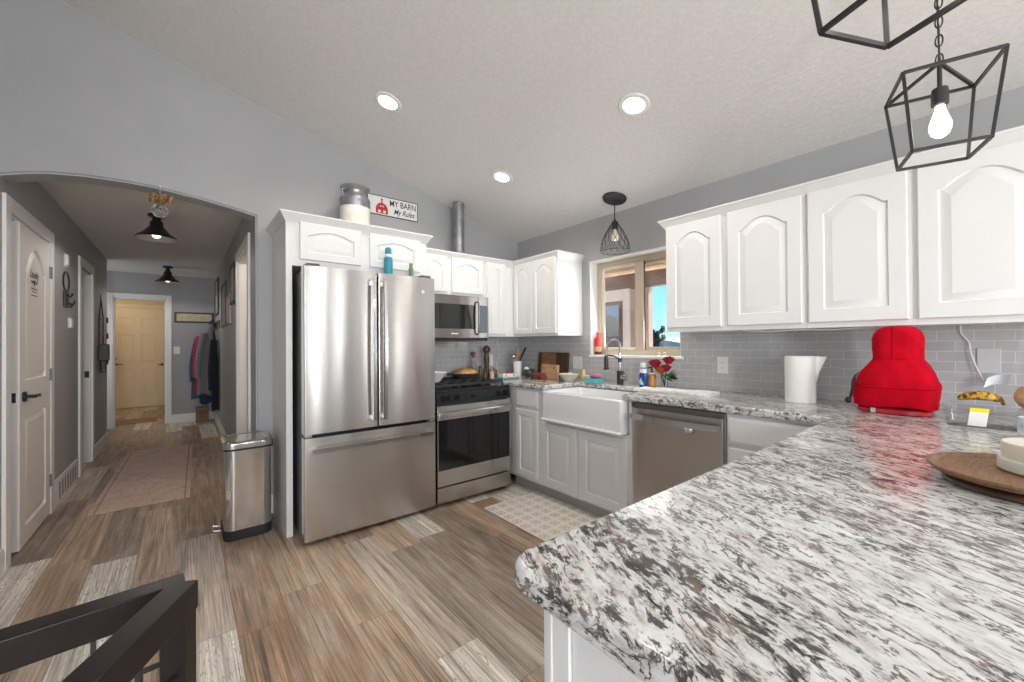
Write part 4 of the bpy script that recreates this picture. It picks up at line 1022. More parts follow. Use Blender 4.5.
MB().lathe([(.027, .165), (.027, .180), (.018, .19), (.0001, .19)], (0, 0, 0), 24).build('collar', M_PLATE, t)
MB().lathe([(.022, .185), (.024, .20), (.022, .225), (.012, .238), (.0001, .24)], (0, 0, 0), 20).box(-.018, .004, -.012, .012, .21, .232, .004).build('cap', M_TEAL, t)
tag(MB().lathe([(.0001, 0), (.017, 0), (.018, .004), (.018, .10), (.013, .106), (.013, .14), (.0001, .142)], (0, 0, 0), 18).build('green_tube', pbr('sage_green', (0.16, 0.24, 0.15), 0.5), loc=(1.352, 2.90, 1.746)), 'small sage green tube standing on the refrigerator beside the teal can', 'bottle')

# ------------------------------------------------------------------ trash can
t = thing('trash_can', 'tall polished steel step trash can beside the refrigerator panel', 'trash can', (.331, 3.355, 0))
hx, hy, r_ = .134, .165, .055
def rz_(sx, sy, z, r=r_): return rr(-sx, sx, -sy, sy, r, z, 8)
MB().rings([rz_(hx + .001, hy + .001, 0), rz_(hx + .003, hy + .003, .004), rz_(hx + .003, hy + .003, .062), rz_(hx, hy, .066)]).build('base', M_RUBBER, t)
MB().rings([rz_(hx, hy, .062), rz_(hx, hy, .580)]).build('body', M_POLISH, t)
MB().rings([rz_(hx - .002, hy - .002, .578), rz_(hx - .002, hy - .002, .596)]).build('rim', M_RUBBER, t)  # black ring standing in for the shadow line below the lid
MB().rings([rz_(hx + .006, hy + .006, .594), rz_(hx + .006, hy + .006, .615), rz_(hx + .004, hy + .004, .628), rz_(hx - .01, hy - .01, .638, .05), rz_(hx - .03, hy - .03, .641, .04), rz_(hx - .034, hy - .034, .637, .04)]).build('lid', M_POLISH, t)
MB().box(hx - .005, hx + .016, -.10, .10, .565, .62, .006).build('hinge_block', M_RUBBER, t)
MB().tube([(-hx + .01, -.045, .04), (-hx - .05, -.045, .052), (-hx - .055, -.035, .055), (-hx - .055, .035, .055), (-hx - .05, .045, .052), (-hx + .01, .045, .04)], .0055, 8).build('pedal', M_CHROME, t)
bd = MB(); 
bd.rings([[(.017 * math.cos(2 * PI * k / 24), 0, .03 * math.sin(2 * PI * k / 24)) for k in range(24)], [(.017 * math.cos(2 * PI * k / 24), -.004, .03 * math.sin(2 * PI * k / 24)) for k in range(24)]])
o = bd.build('badge', M_LOGO, t); o.location = (-hx + .026, -hy + .006, .30); o.rotation_euler = (0, 0, -.62)

# ------------------------------------------------------------------ rugs
def rug_mat(name, kind):
    m, nt, b = newmat(name)
    tc = N(nt, 'ShaderNodeTexCoord'); 
    n = N(nt, 'ShaderNodeTexNoise', i_Scale=9.0, i_Detail=8.0, i_Roughness=0.75); L(nt, tc.outputs['Object'], n.inputs['Vector'])
    mp = N(nt, 'ShaderNodeMapping'); mp.inputs['Scale'].default_value = (30, 160, 1); L(nt, tc.outputs['Object'], mp.inputs[0])
    f = N(nt, 'ShaderNodeTexNoise', i_Scale=1.0, i_Detail=5.0, i_Roughness=0.7); L(nt, mp.outputs[0], f.inputs['Vector'])
    if kind == 'runner':
        c = ramp(nt, n.outputs[0], [(0.30, (0.46, 0.32, 0.26)), (0.5, (0.66, 0.50, 0.42)), (0.7, (0.60, 0.53, 0.50))])
        c = mix(nt, math_n(nt, 'MULTIPLY', ramp(nt, f.outputs[0], [(0.50, (0, 0, 0)), (0.62, (1, 1, 1))]), 0.55), c, (0.15, 0.11, 0.10))
        sp = N(nt, 'ShaderNodeSeparateXYZ'); L(nt, tc.outputs['Object'], sp.inputs[0])
        ex = math_n(nt, 'ABSOLUTE', sp.outputs[0]); e = math_n(nt, 'MULTIPLY', math_n(nt, 'GREATER_THAN', ex, .262), math_n(nt, 'LESS_THAN', ex, .272))
        c = mix(nt, math_n(nt, 'MULTIPLY', e, .7), c, (0.20, 0.15, 0.14))
    else:
        sp = N(nt, 'ShaderNodeSeparateXYZ'); L(nt, tc.outputs['Object'], sp.inputs[0])
        P = .095
        a = math_n(nt, 'SUBTRACT', math_n(nt, 'FRACT', math_n(nt, 'DIVIDE', sp.outputs[0], P)), .5); d = math_n(nt, 'SUBTRACT', math_n(nt, 'FRACT', math_n(nt, 'DIVIDE', sp.outputs[1], P)), .5)
        rad = math_n(nt, 'SQRT', math_n(nt, 'ADD', math_n(nt, 'MULTIPLY', a, a), math_n(nt, 'MULTIPLY', d, d)))
        rg = math_n(nt, 'ABSOLUTE', math_n(nt, 'SINE', math_n(nt, 'MULTIPLY', rad, 15.0)))
        an = math_n(nt, 'ABSOLUTE', math_n(nt, 'MULTIPLY', math_n(nt, 'MULTIPLY', a, d), 16.0))
        pat = math_n(nt, 'MULTIPLY', math_n(nt, 'GREATER_THAN', rg, .55), math_n(nt, 'LESS_THAN', rad, .46))
        pat = math_n(nt, 'MULTIPLY', pat, math_n(nt, 'GREATER_THAN', math_n(nt, 'ABSOLUTE', math_n(nt, 'SUBTRACT', an, .35)), .12))
        c = mix(nt, math_n(nt, 'MULTIPLY', pat, ramp(nt, n.outputs[0], [(0.3, (.45, .45, .45)), (.65, (.9, .9, .9))])), (0.76, 0.72, 0.66), (0.44, 0.36, 0.27))
        c = mix(nt, math_n(nt, 'MULTIPLY', ramp(nt, f.outputs[0], [(0.50, (0, 0, 0)), (0.65, (1, 1, 1))]), 0.25), c, (0.36, 0.34, 0.32))
    L(nt, c, b.inputs['Base Color']); b.inputs['Roughness'].default_value = 0.95; bump(nt, b, f.outputs[0], .3, .004)
    return m
rug = tag(MB().box(-.302, .302, -1.155, 1.155, 0, .009, .003).build('runner_rug', rug_mat('faded_terracotta_runner', 'runner'), loc=(-.243, 5.515, .0005)), 'faded terracotta runner rug on the hall floor', 'rug'); rug.rotation_euler[2] = -.02
tag(MB().box(-.28, .28, -.40, .40, 0, .008, .003).build('kitchen_mat', rug_mat('cream_medallion_mat', 'mat'), loc=(2.065, 2.18, .0005)), 'cream medallion patterned mat in front of the sink', 'rug')
tag(MB().box(-.42, .25, -.25, .25, 0, .012, .003).build('door_mat', F((0.30, 0.22, 0.14), 'tan_striped_mat'), loc=(-.62, 9.35, .0005)), 'tan woven mat inside the room past the hall', 'rug')

# ------------------------------------------------------------------ stair railing and gate, bottom left
M_RAIL = pbr('dark_stained_rail', (0.013, 0.009, 0.008), 0.34, vary=0.2, scale=25, Specular_IOR_Level=0.25)
def rail_panel(name, label, loc, heading, length, cat):
    t = thing(name, label, cat, (loc[0], loc[1], 0), heading)
    zt = loc[2]
    MB().box(0, length, -.022, .022, zt - .050, zt, .003, 2).build('top_rail', M_RAIL, t)
    MB().box(0, length, -.018, .018, .06, .10, .004).build('bottom_rail', M_RAIL, t)
    MB().box(.0, .036, -.019, .019, 0, zt - .050, .003).build('post', M_RAIL, t)
    MB().box(length - .036, length, -.019, .019, 0, zt - .050, .003).build('post', M_RAIL, t)
    g = MB(); n = int(length / .11)
    for i in range(1, n): g.bar((length * i / n, 0, .09), (length * i / n, 0, zt - .03), .007)
    nz = 7
    for i in range(1, nz): g.bar((.02, .004, .09 + (zt - .13) * i / nz), (length - .02, .004, .09 + (zt - .13) * i / nz), .007)
    g.build('wire_grid', M_BLACK, t, 0)
    return t
rail_panel('stair_railing', 'dark wood stair railing with wire grid running to the left edge', (.0, .976, .836), math.radians(180 + 5), .95, 'railing')
g_ = rail_panel('stair_gate', 'dark wood gate with wire grid angled toward the viewer', (.000, .930, .85), math.radians(180 + 62), .80, 'gate')
MB().box(-.012, .0, -.012, .012, .74, .77, .002).build('latch', M_BRONZE, g_)

# ------------------------------------------------------------------ counter items: around the range
def lathe_obj(name, prof, mat, loc, label, cat, seg=28, group=None, **k): return tag(MB().lathe(prof, (0, 0, 0), seg, **k).build(name, mat, loc=loc), label, cat, group)
bowlp = [(.0001, 0), (.045, 0), (.05, .006), (.085, .05), (.105, .082), (.112, .086), (.108, .09), (.10, .083), (.08, .052), (.045, .014), (.0001, .010)]
lathe_obj('bowl', [(r * .95, z * .95) for r, z in bowlp], M_FIRE, (1.665, 3.12, .944), 'white ceramic bowl on the left burner beside the refrigerator', 'bowl')
t = thing('skillet', 'black cast iron skillet holding golden food on the back burner', 'pan', (2.09, 3.30, .9455))
MB().lathe([(.0001, 0), (.115, 0), (.125, .008), (.137, .042), (.137, .046), (.131, .046), (.119, .012), (.0001, .008)], (0, 0, 0), 36).build('pan', M_IRON, t)
MB().tube([(-.12, -.05, .035), (-.18, -.075, .045), (-.25, -.10, .048)], [.012, .011, .013], 10).build('handle', M_IRON, t)
fd_m = MB().ball((0, 0, .035), .118, 1, 1, .46, 28, 14); fd_m.jitter(.006)
M_FOOD = pbr('golden_crust', (0.56, 0.30, 0.12), 0.6, vary=0.45, scale=28, bmp=0.6, bscale=40)
fd_m.build('food', M_FOOD, t)
lathe_obj('glass_bottle', [(.0001, 0), (.046, 0), (.05, .006), (.05, .02), (.042, .07), (.026, .13), (.014, .165), (.013, .20), (.016, .205), (.013, .207), (.010, .16), (.022, .12), (.036, .06), (.044, .015), (.0001, .01)], M_GLASS, (2.272, 3.44, ZC), 'conical clear glass oil bottle with cork behind the skillet', 'bottle')
bpy.data.objects['glass_bottle'].children
cork = MB().lathe([(.0001, .20), (.011, .20), (.013, .225), (.022, .236), (.024, .25), (.018, .262), (.0001, .266)], (0, 0, 0), 18).build('stopper', M_WOODRED, bpy.data.objects['glass_bottle'])
lathe_obj('pepper_mill', [(.0001, 0), (.036, 0), (.038, .01), (.036, .03), (.027, .06), (.024, .10), (.028, .15), (.030, .19), (.026, .225), (.021, .24), (.024, .25), (.034, .265), (.038, .285), (.034, .305), (.022, .318), (.008, .322), (.008, .33), (.0001, .332)], M_WOODDK, (2.408, 3.40, ZC), 'tall dark wooden pepper mill beside the range', 'pepper mill')
M_OIL = pbr('olive_glass', (0.10, 0.09, 0.02), 0.1, vary=0.2)
def jar(x, y, r, h, body, cap, label, sq=False):
    t = thing('spice_jar', label, 'jar', (x, y, ZC), 0, 'small jars beside the range')
    MB().lathe([(.0001, 0), (r, 0), (r * 1.03, .004), (r * 1.03, h * .72), (r * .7, h * .8), (r * .7, h * .84)], (0, 0, 0), 18).build('glass', body, t)
    MB().lathe([(r * .78, h * .82), (r * .78, h), (r * .6, h * 1.01), (.0001, h * 1.01)], (0, 0, 0), 18).build('lid', cap, t)
M_SPICE = pbr('pink_salt', (0.62, 0.42, 0.36), 0.4, vary=0.2, scale=120)
jar(2.30, 3.28, .020, .10, M_OIL, M_BLKPLAST, 'small dark olive oil jar in front of the cone bottle')
jar(2.365, 3.25, .022, .085, M_SPICE, M_GALV, 'small jar of pink salt below the pepper mill')
jar(2.43, 3.29, .024, .11, pbr('herb_green', (0.12, 0.11, 0.05), 0.35, vary=0.3, scale=80), pbr('gold_lid', (0.45, 0.33, 0.14), 0.3, .7), 'jar of dried herbs with gold lid')
jar(2.30, 3.36, .018, .12, pbr('amber_vinegar', (0.20, 0.10, 0.03), 0.12), M_BLKPLAST, 'slim amber vinegar jar behind the olive oil jar')
t = thing('butter_dish', 'white butter dish on a teal tray with red knob', 'butter dish', (2.44, 3.10, ZC))
MB().box(-.105, .105, -.06, .06, 0, .012, .005).build('tray', pbr('teal_ceramic', (0.05, 0.26, 0.30), 0.25), t)
MB().box(-.085, .085, -.042, .042, .012, .055, .012, 3).build('lid', pbr('cream_ceramic', (0.72, 0.66, 0.56), 0.25, vary=0.1, scale=30), t)
MB().ball((0, 0, .066), .014).build('knob', M_REDGLOSS, t)
for kx in (-.05, .05): MB().ball((kx, -.042, .038), .012, 1, .25, .8, 12, 8).build('painted_flower', pbr('orange_glaze', (0.6, 0.16, 0.06), 0.3), t)
t = thing('utensil_crock', 'white ceramic utensil crock in the corner', 'crock', (2.735, 3.30, ZC))
MB().lathe([(.0001, 0), (.038, 0), (.041, .005), (.047, .15), (.049, .158), (.044, .158), (.038, .012), (.0001, .010)], (0, 0, 0), 28).build('crock', M_FIRE, t)
def utensil(name, label, cat, base, top, head, mat, rs):
    t = MB(); b0, t0 = Vector(base), Vector(top)
    t.tube([b0, b0.lerp(t0, .5), t0], [.005, .006, .006], 8); t.ball(t0 + (t0 - b0).normalized() * rs[2] * .8, 1, rs[0], rs[1], rs[2], 14, 10)
    return tag(t.build(name, mat, loc=(2.735, 3.30, ZC)), label, cat, 'utensils in the white crock')
utensil('wooden_spoon', 'wooden spoon with broad head in the utensil crock', 'spoon', (.012, .014, .014), (.016, .016, .20), None, M_WOODLT, (.022, .022, .055))
utensil('wooden_spatula', 'pale wooden spatula at the front of the utensil crock', 'spatula', (-.018, -.012, .014), (-.020, -.010, .215), None, M_WOODLT, (.012, .028, .05))
utensil('metal_ladle', 'metal ladle leaning left out of the utensil crock', 'ladle', (-.016, .0, .014), (-.024, .030, .185), None, M_CHROME, (.03, .03, .026))
tag(MB().tube([(.012, .0, .014), (.014, -.030, .165), (.014, -.060, .22)], [.004, .005, .011], 10).tube([(.014, -.060, .22), (.014, -.12, .30)], .010, 10).build('black_handled_spatula', M_BLKPLAST, loc=(2.735, 3.30, ZC)), 'black-handled utensil leaning right out of the crock', 'spatula', 'utensils in the white crock')
t = thing('charcoal_crock', 'round charcoal stoneware pot with white spoon rest', 'pot', (2.78, 3.165, ZC))
MB().lathe([(.0001, 0), (.045, 0), (.058, .02), (.062, .045), (.055, .068), (.042, .078), (.038, .078), (.045, .05), (.0001, .012)], (0, 0, 0), 28).build('pot', pbr('charcoal_glaze', (0.05, 0.052, 0.058), 0.3), t)
MB().ball((-.02, .02, .082), .026, 1.1, 1, .7, 16, 10).build('garlic', M_PAPER, t)
# boards leaning on the window wall
def board(name, label, y0, y1, h, xb, th, tilt, mats, extra=None):
    m = MB(); m.box(-th, 0, 0, y1 - y0, 0, h, .005, mi=0)
    if extra: extra(m, th, y1 - y0, h)
    o = m.build(name, mats, loc=(xb, y0, ZC + .0005)); o.rotation_euler = (0, tilt, 0)
    return tag(o, label, 'cutting board', 'cutting boards leaning in the corner')
def strips(m, th, w, h):
    m.box(-th - .0015, 0.0015, w * .38, w * .86, .0 + .004, h - .004, .001, mi=1)
board('cutting_board', 'large two-tone walnut cutting board leaning on the tile', 2.742, 3.172, .25, 2.915, .022, .10, [M_WOODDK, M_WOODMID], strips)
def hole(m, th, w, h): m.tube([(-th - .001, .045, h - .03), (-th + .002, .045, h - .03)], .009, 14, mi=1)
board('cutting_board', 'small thick pale cutting board standing in front of the walnut board', 2.665, 2.885, .138, 2.705, .028, .10, [M_WOODLT, M_BLKPLAST], hole)
t = thing('recipe_box', 'small reddish wooden box with a curved lid below the pale board', 'box', (2.625, 2.855, ZC))
MB().box(-.04, .04, -.075, .075, 0, .034, .005).build('body', M_WOODRED, t)
MB().tube([(0, -.07, .034), (0, .07, .034)], .032, 18).build('lid', M_WOODRED, t)
for q in (-.045, .045): MB().box(-.042, -.037, q - .007, q + .007, .012, .038, .002).build('clasp', M_BRONZE, t)
t_b = lathe_obj('bowl', [(r * .84, z * .80) for r, z in bowlp], pbr('pale_green_ceramic', (0.52, 0.52, 0.41), 0.2, vary=0.06), (2.66, 2.497, ZC), 'pale green fluted bowl holding an onion', 'bowl')
tag(MB().ball((0, 0, .033), .038, 1.05, 1, .86, 20, 12).tube([(0, 0, .06), (.003, 0, .078)], [.006, .002], 8).build('onion', pbr('white_onion', (0.74, 0.70, 0.60), 0.3), loc=(2.665, 2.487, ZC + .0095)), 'white onion sitting in the pale green bowl', 'onion')
t = thing('small_bottle', 'small yellow bottle beside the dish cloths', 'bottle', (2.73, 2.385, ZC))
MB().lathe([(.0001, 0), (.017, 0), (.018, .005), (.018, .075), (.012, .083), (.010, .088)], (0, 0, 0), 18).build('body', pbr('yellow_plastic', (0.72, 0.52, 0.03), 0.35), t)
MB().lathe([(.011, .086), (.011, .104), (.006, .112), (.0001, .112)], (0, 0, 0), 16).build('cap', pbr('yellow_cap', (0.66, 0.55, 0.10), 0.35), t)
t = thing('sponge_basket', 'teal basket of pink and blue scrubbing cloths beside the faucet', 'basket', (2.73, 2.275, ZC))
MB().rings([rr(-.045, .045, -.075, .075, .02, 0), rr(-.052, .052, -.085, .085, .024, .042), rr(-.048, .048, -.081, .081, .022, .042), rr(-.042, .042, -.072, .072, .02, .006)], True, True).build('basket', pbr('teal_basket', (0.12, 0.42, 0.42), 0.5, bmp=.3), t)
tag(MB().box(-.035, .035, -.06, .02, .0, .024, .009, 3).jitter(.002).build('sponge', F((0.55, 0.14, 0.30), 'pink_sponge'), loc=(2.725, 2.270, ZC + .052)), 'bright pink cloth on top of the teal basket', 'sponge')
tag(MB().box(-.036, .036, -.035, .035, .0, .04, .012, 3).jitter(.002).build('sponge', F((0.48, 0.42, 0.58), 'lavender_sponge'), loc=(2.725, 2.322, ZC + .022)), 'lavender scrubber at the left of the teal basket', 'sponge')
tag(MB().box(-.036, .036, -.035, .035, .0, .035, .01, 3).jitter(.002).build('sponge', F((0.04, 0.09, 0.22), 'navy_sponge'), loc=(2.725, 2.238, ZC + .012)), 'navy cloth tucked in the teal basket', 'sponge')
# right of the faucet
t = thing('dish_soap', 'blue and white dish soap bottle right of the faucet', 'bottle', (2.745, 1.797, ZC))
MB().rings([[(a * .024 * s, b_ * .034 * s, z) for a, b_ in [(math.cos(2 * PI * k / 24), math.sin(2 * PI * k / 24)) for k in range(24)]] for s, z in ((.9, 0), (1, .006), (1, .085), (.96, .10), (.9, .11))]).build('body', pbr('deep_blue_soap', (0.008, 0.06, 0.24), 0.15), t)
MB().rings([[(a * .024 * s, b_ * .034 * s, z) for a, b_ in [(math.cos(2 * PI * k / 24), math.sin(2 * PI * k / 24)) for k in range(24)]] for s, z in ((.92, .11), (.88, .13), (.8, .142))]).build('shoulder', M_PLATE, t)
MB().lathe([(.021, .142), (.021, .152)], (0, 0, 0), 18).build('collar', pbr('blue_cap_ring', (0.03, 0.12, 0.42), 0.3), t)
MB().lathe([(.022, .152), (.022, .182), (.017, .186), (.0001, .186)], (0, 0, 0), 18).build('cap', M_PLATE, t)
MB().prism([(-.018, .018), (.014, .022), (.02, .05), (.002, .075), (.0, .05), (-.012, .04)], 'x', -.0252, -.0235).build('label_swoosh', pbr('pale_label', (0.45, 0.62, 0.75), 0.35), t, 0)
t = thing('soap_dispenser', 'amber hand soap dispenser with black pump', 'soap dispenser', (2.80, 1.758, ZC))
MB().lathe([(.0001, 0), (.029, 0), (.031, .006), (.031, .088), (.024, .098), (.016, .104)], (0, 0, 0), 22, mi=0).lathe([(.0315, .012), (.0315, .07)], (0, 0, 0), 22, mi=1, cap0=False, cap1=False).build('bottle', [pbr('amber_soap', (0.42, 0.17, 0.03), 0.12), pbr('tan_label', (0.50, 0.24, 0.07), 0.4)], t)
MB().lathe([(.020, .098), (.020, .108), (.012, .112), (.0001, .113)], (0, 0, 0), 18).build('collar', M_PLATE, t)
MB().lathe([(.014, .104), (.014, .118), (.006, .122), (.006, .15), (.0001, .15)], (0, 0, 0), 14).tube([(0, 0, .148), (-.02, .008, .152), (-.038, .015, .146)], [.008, .007, .004], 8).build('pump', M_BLKPLAST, t)
# roses
t = thing('rose_vase', 'small clear glass vase of red and orange roses', 'vase', (2.81, 1.66, ZC))
MB().lathe([(.0001, 0), (.022, 0), (.025, .01), (.024, .05), (.030, .09), (.028, .09), (.021, .05), (.020, .012), (.0001, .009)], (0, 0, 0), 20).build('vase', M_GLASS, t)
M_STEM = pbr('rose_stem_green', (0.07, 0.16, 0.03), 0.5); M_LEAF = pbr('rose_leaf_green', (0.045, 0.15, 0.03), 0.5, vary=0.3)
def rose(c, r, mat, par):
    m = MB(); c = Vector(c)
    m.ball(c, r * .55, 1, 1, 1.1, 12, 8)
    for ring, (n, rad, hh, op) in enumerate(((3, .5, 1.0, .15), (5, .75, .9, .45), (6, 1.0, .7, .8))):
        for k in range(n):
            a = 2 * PI * k / n + ring * .7; rows = []
            for i in range(5):
                v = i / 4; rows.append([c + Vector(((rad * r * (.45 + .55 * math.sin(v * 1.5)) + r * op * .25 * v * v) * math.cos(a + w_), (rad * r * (.45 + .55 * math.sin(v * 1.5)) + r * op * .25 * v * v) * math.sin(a + w_), r * (-.75 + 1.55 * hh * v) - abs(w_) * r * .18 * v)) for w_ in [(-.62 + .31 * j) for j in range(5)]])
            m.rings(rows, False, False, closed=False)
    return m.build('rose', mat, par, 60)
M_ROSE = pbr('red_rose_petal', (0.28, 0.003, 0.014), 0.6, vary=0.3, scale=60); M_ROSEO = pbr('orange_red_rose_petal', (0.42, 0.06, 0.02), 0.6, vary=0.6, scale=60)
for c, r, mt in (((-.035, .058, .185), .041, M_ROSE), ((0, -.035, .21), .038, M_ROSE), ((-.02, .018, .142), .041, M_ROSEO), ((-.012, -.018, .152), .036, M_ROSE)): 
    MB().tube([(0, 0, .012), (c[0] * .4, c[1] * .4, c[2] * .55), (c[0], c[1], c[2] - .012)], .003, 6).build('stem', M_STEM, t)
    rose(c, r, mt, t)
lf = MB()
for k in range(30):
    a = random.uniform(-2.2, -.3) if k < 26 else random.uniform(0, 6); base = Vector((0, -.02, .085)) + Vector((random.uniform(-.02, .02), random.uniform(-.03, .0), random.uniform(-.01, .03)))
    d = Vector((math.cos(a) * .6, -abs(math.sin(a)) if k < 26 else math.sin(a), random.uniform(-.55, .5))).normalized(); s = d.cross(Vector((0, 0, 1))).normalized(); ln = random.uniform(.055, .085); wd = .021
    lf.rings([[base - s * .001, base + s * .001], [base + d * ln * .4 - s * wd, base + d * ln * .4 + s * wd], [base + d * ln * .75 - s * wd * .7, base + d * ln * .75 + s * wd * .7], [base + d * ln - s * .001, base + d * ln + s * .001]], False, False, closed=False)
lf.build('leaves', M_LEAF, t, 60)
# folded towel beside the dishwasher top
tw = MB()
prof = []
for j in range(2):
    z0 = j * .009; rows = []
    for i in range(15):
        u = i / 14; rows.append([(-.085 + .17 * v + .01 * math.sin(u * 5 + j), -.26 + .52 * u, z0 + .009 + .0025 * math.sin(u * 14 + v * 4 + j)) for v in [q / 5 for q in range(6)]] + [(.085 - .17 * v + .01 * math.sin(u * 5 + j), -.26 + .52 * u, z0) for v in [q / 5 for q in range(6)]])
    tw.rings(rows)
tw.build('dish_towel', F((0.76, 0.75, 0.72), 'white_towel'), loc=(2.60, 1.46, ZC + .0005)); o = bpy.data.objects['dish_towel']; o.rotation_euler[2] = .10
tag(o, 'white folded dish towel on the granite above the dishwasher', 'towel')
# window sill items
t = thing('sauce_bottle', 'red and white squeeze bottle on the left of the window sill', 'bottle', (3.008, 2.448, WZ0 + .010))
MB().lathe([(.0001, 0), (.030, 0), (.032, .006), (.032, .03)], (0, 0, 0), 20).build('foot', pbr('brown_glass', (0.10, 0.03, 0.02), 0.2), t)
MB().lathe([(.032, .03), (.031, .05), (.033, .075)], (0, 0, 0), 20, cap0=False, cap1=False).build('label', pbr('orange_label', (0.75, 0.35, 0.22), 0.4, vary=.5, scale=50), t)
MB().lathe([(.033, .075), (.030, .10), (.033, .13), (.030, .15), (.016, .17), (.013, .19), (.016, .193), (.016, .208), (.0001, .21)], (0, 0, 0), 20).build('body', pbr('red_bottle', (0.62, 0.05, 0.025), 0.25), t)
t = thing('glass_trinket', 'small glass and wire ornament on the right of the window sill', 'ornament', (3.0, 1.795, WZ0 + .010))
for q in (-.026, .026):
    MB().ball((0, q, .016), .017, 1, 1, .9, 16, 10).build('glass_bulb', glassm('amber_tint_glass', (1, .9, .75)), t)
MB().tube([(0, .04, .02), (0, .045, .05), (0, .02, .075), (0, .005, .10), (0, -.01, .075), (0, -.03, .05), (0, -.045, .06), (0, -.04, .02)], .0025, 6).ball((0, .005, .105), .006, 1, 1, 1, 10, 8).build('wire_frame', M_GALV, t)
# outlets and switches
def plate(name, label, loc, facing, w, h, kind, mat=M_PLATE, cat='outlet'):
    rz = {'-x': -PI / 2, '-y': 0, '+x': PI / 2}[facing]
    t = thing(name, label, cat, loc, rz)
    MB().box(-w / 2, w / 2, -.006, 0, -h / 2, h / 2, .003).build('plate', mat, t)
    if kind == 'duplex':
        for z in (.02, -.02):
            s = MB().box(-.015, .015, -.008, -.005, z - .014, z + .014, .003).build('socket', mat, t)
            MB().box(-.007, -.005, -.0086, -.0075, z - .003, z + .006).box(.005, .007, -.0086, -.0075, z - .003, z + .006).tube([(0, -.0086, z - .008), (0, -.0075, z - .008)], .002, 8).build('slot', M_BLKPLAST, s, 0)
    elif kind == 'gfci':
        for q in ((0,) if w < .09 else (-w / 4.4, w / 4.4)): MB().box(q - .016, q + .016, -.008, -.005, -.034, .034, .002).build('rocker', mat, t)
    elif kind == 'box':
        MB().box(-w * .38, w * .38, -.022, -.005, -h * .4, h * .4, .004).build('cover', mat, t)
    return t
plate('outlet', 'white duplex outlet on the tile between roses and paper towels', (XB - .008, 1.293, 1.105), '-x', .074, .118, 'duplex')
plate('switch_plate', 'white double switch plate left of the window above the bowl', (XB - .008, 2.645, 1.080), '-x', .118, .118, 'gfci', cat='switch')
plate('outlet', 'white outlet behind the pepper mill on the back wall', (2.555, YA - .008, 1.092), '-y', .074, .118, 'duplex')
plate('wall_plate', 'pale grey blank plate on the tile above the banana', (XB - .008, .079, 1.168), '-x', .074, .118, 'blank', M_PLATEG, 'cover plate')

# ------------------------------------------------------------------ counter items: right side
t = thing('paper_towel_roll', 'white paper towel roll standing on the granite with a loose corner', 'paper towel', (2.70, .763, ZC))
MB().lathe([(.020, 0.001), (.071, 0.001), (.073, .004), (.073, .256), (.071, .259), (.022, .259), (.020, .256)], (0, 0, 0), 40, cap0=False, cap1=False).build('roll', M_PAPER, t)
MB().lathe([(.020, .002), (.020, .257), (.0185, .257), (.0185, .002)], (0, 0, 0), 20, cap0=False, cap1=False).build('core', pbr('cardboard', (0.40, 0.29, 0.19), 0.9), t)
rows = []
for i in range(11):
    a = -1.4 - i / 10 * .55; r = .0745; rows.append([(r * math.cos(a), r * math.sin(a), z) for z in (.12, .17, .215, .258)])
ext = []
p0 = Vector((.0745 * math.cos(-1.4), .0745 * math.sin(-1.4), 0)); tn = Vector((.25, -.97, 0)).normalized()
for i in range(1, 8):
    u = i / 7; ext.append([tuple(p0 + tn * (.05 * u) * fz + Vector((-.02 * u * u * fz, 0, z))) for z, fz in ((.12, .02), (.17, .25), (.215, .65), (.258, 1.0))])
MB().rings(list(reversed(rows)) + ext, False, False, closed=False).build('loose_sheet', M_PAPER, t, 60)
# mixer under a red quilted cover
t = thing('stand_mixer', 'stand mixer under a red quilted cover on the granite', 'mixer', (2.62, .362, ZC), .0)
def srect(a, b, z, n=44, p=3.4, ox=0.0, oy=0.0):
    o_ = []
    for k in range(n):
        q = 2 * PI * k / n; c_, s_ = math.cos(q), math.sin(q); o_.append((ox + a * math.copysign(abs(c_) ** (2 / p), c_), oy + b * math.copysign(abs(s_) ** (2 / p), s_), z))
    return o_
MB().rings([srect(.082, .128, 0), srect(.088, .134, .006), srect(.088, .134, .022), srect(.08, .126, .03)]).build('base', M_REDGLOSS, t)
cv = MB()
prof = [(.098, .146, .022), (.100, .147, .027), (.103, .145, .06), (.104, .147, .075), (.103, .148, .085), (.108, .153, .125), (.110, .154, .140), (.107, .147, .155), (.103, .128, .19), (.099, .105, .225), (.094, .088, .250), (.093, .084, .258), (.092, .086, .264), (.094, .088, .30), (.093, .087, .35), (.088, .080, .375), (.078, .068, .395), (.062, .050, .406), (.03, .024, .41), (.001, .001, .411)]
rows = []
prof = [(a, b_, z + (.012 if z < .05 else 0)) for a, b_, z in prof]
for a, b_, z in prof:
    r_ = srect(a, b_, z, oy=-.014 * min(1, max(0, (z - .15) / .08)))
    r_ = [(x + .0022 * math.sin(k * 1.9 + z * 60), y + .0025 * math.sin(k * 1.3 + z * 45), z + (.004 * math.sin(k * .6) if z < .035 else 0)) for k, (x, y, z) in enumerate(r_)]
    rows.append(r_)
cvo = cv.rings(rows, False, True).build('cover', M_RED, t, 60)
MB().rings([srect(.1085, .1535, .122), srect(.1125, .1565, .126), srect(.1085, .1535, .130)], False, False).rings([srect(.0935, .0855, .255, oy=-.014), srect(.0965, .0885, .258, oy=-.014), srect(.0935, .0855, .261, oy=-.014)], False, False).build('piping', M_RED, cvo)
sm = MB(); sm.tube([(-.0935, -.01, .262), (-.0955, -.01, .30), (-.0945, -.01, .35), (-.0895, -.01, .376), (-.0795, -.01, .396), (-.06, -.01, .407)], .0022, 6); sm.build('seam', M_RED, cvo)
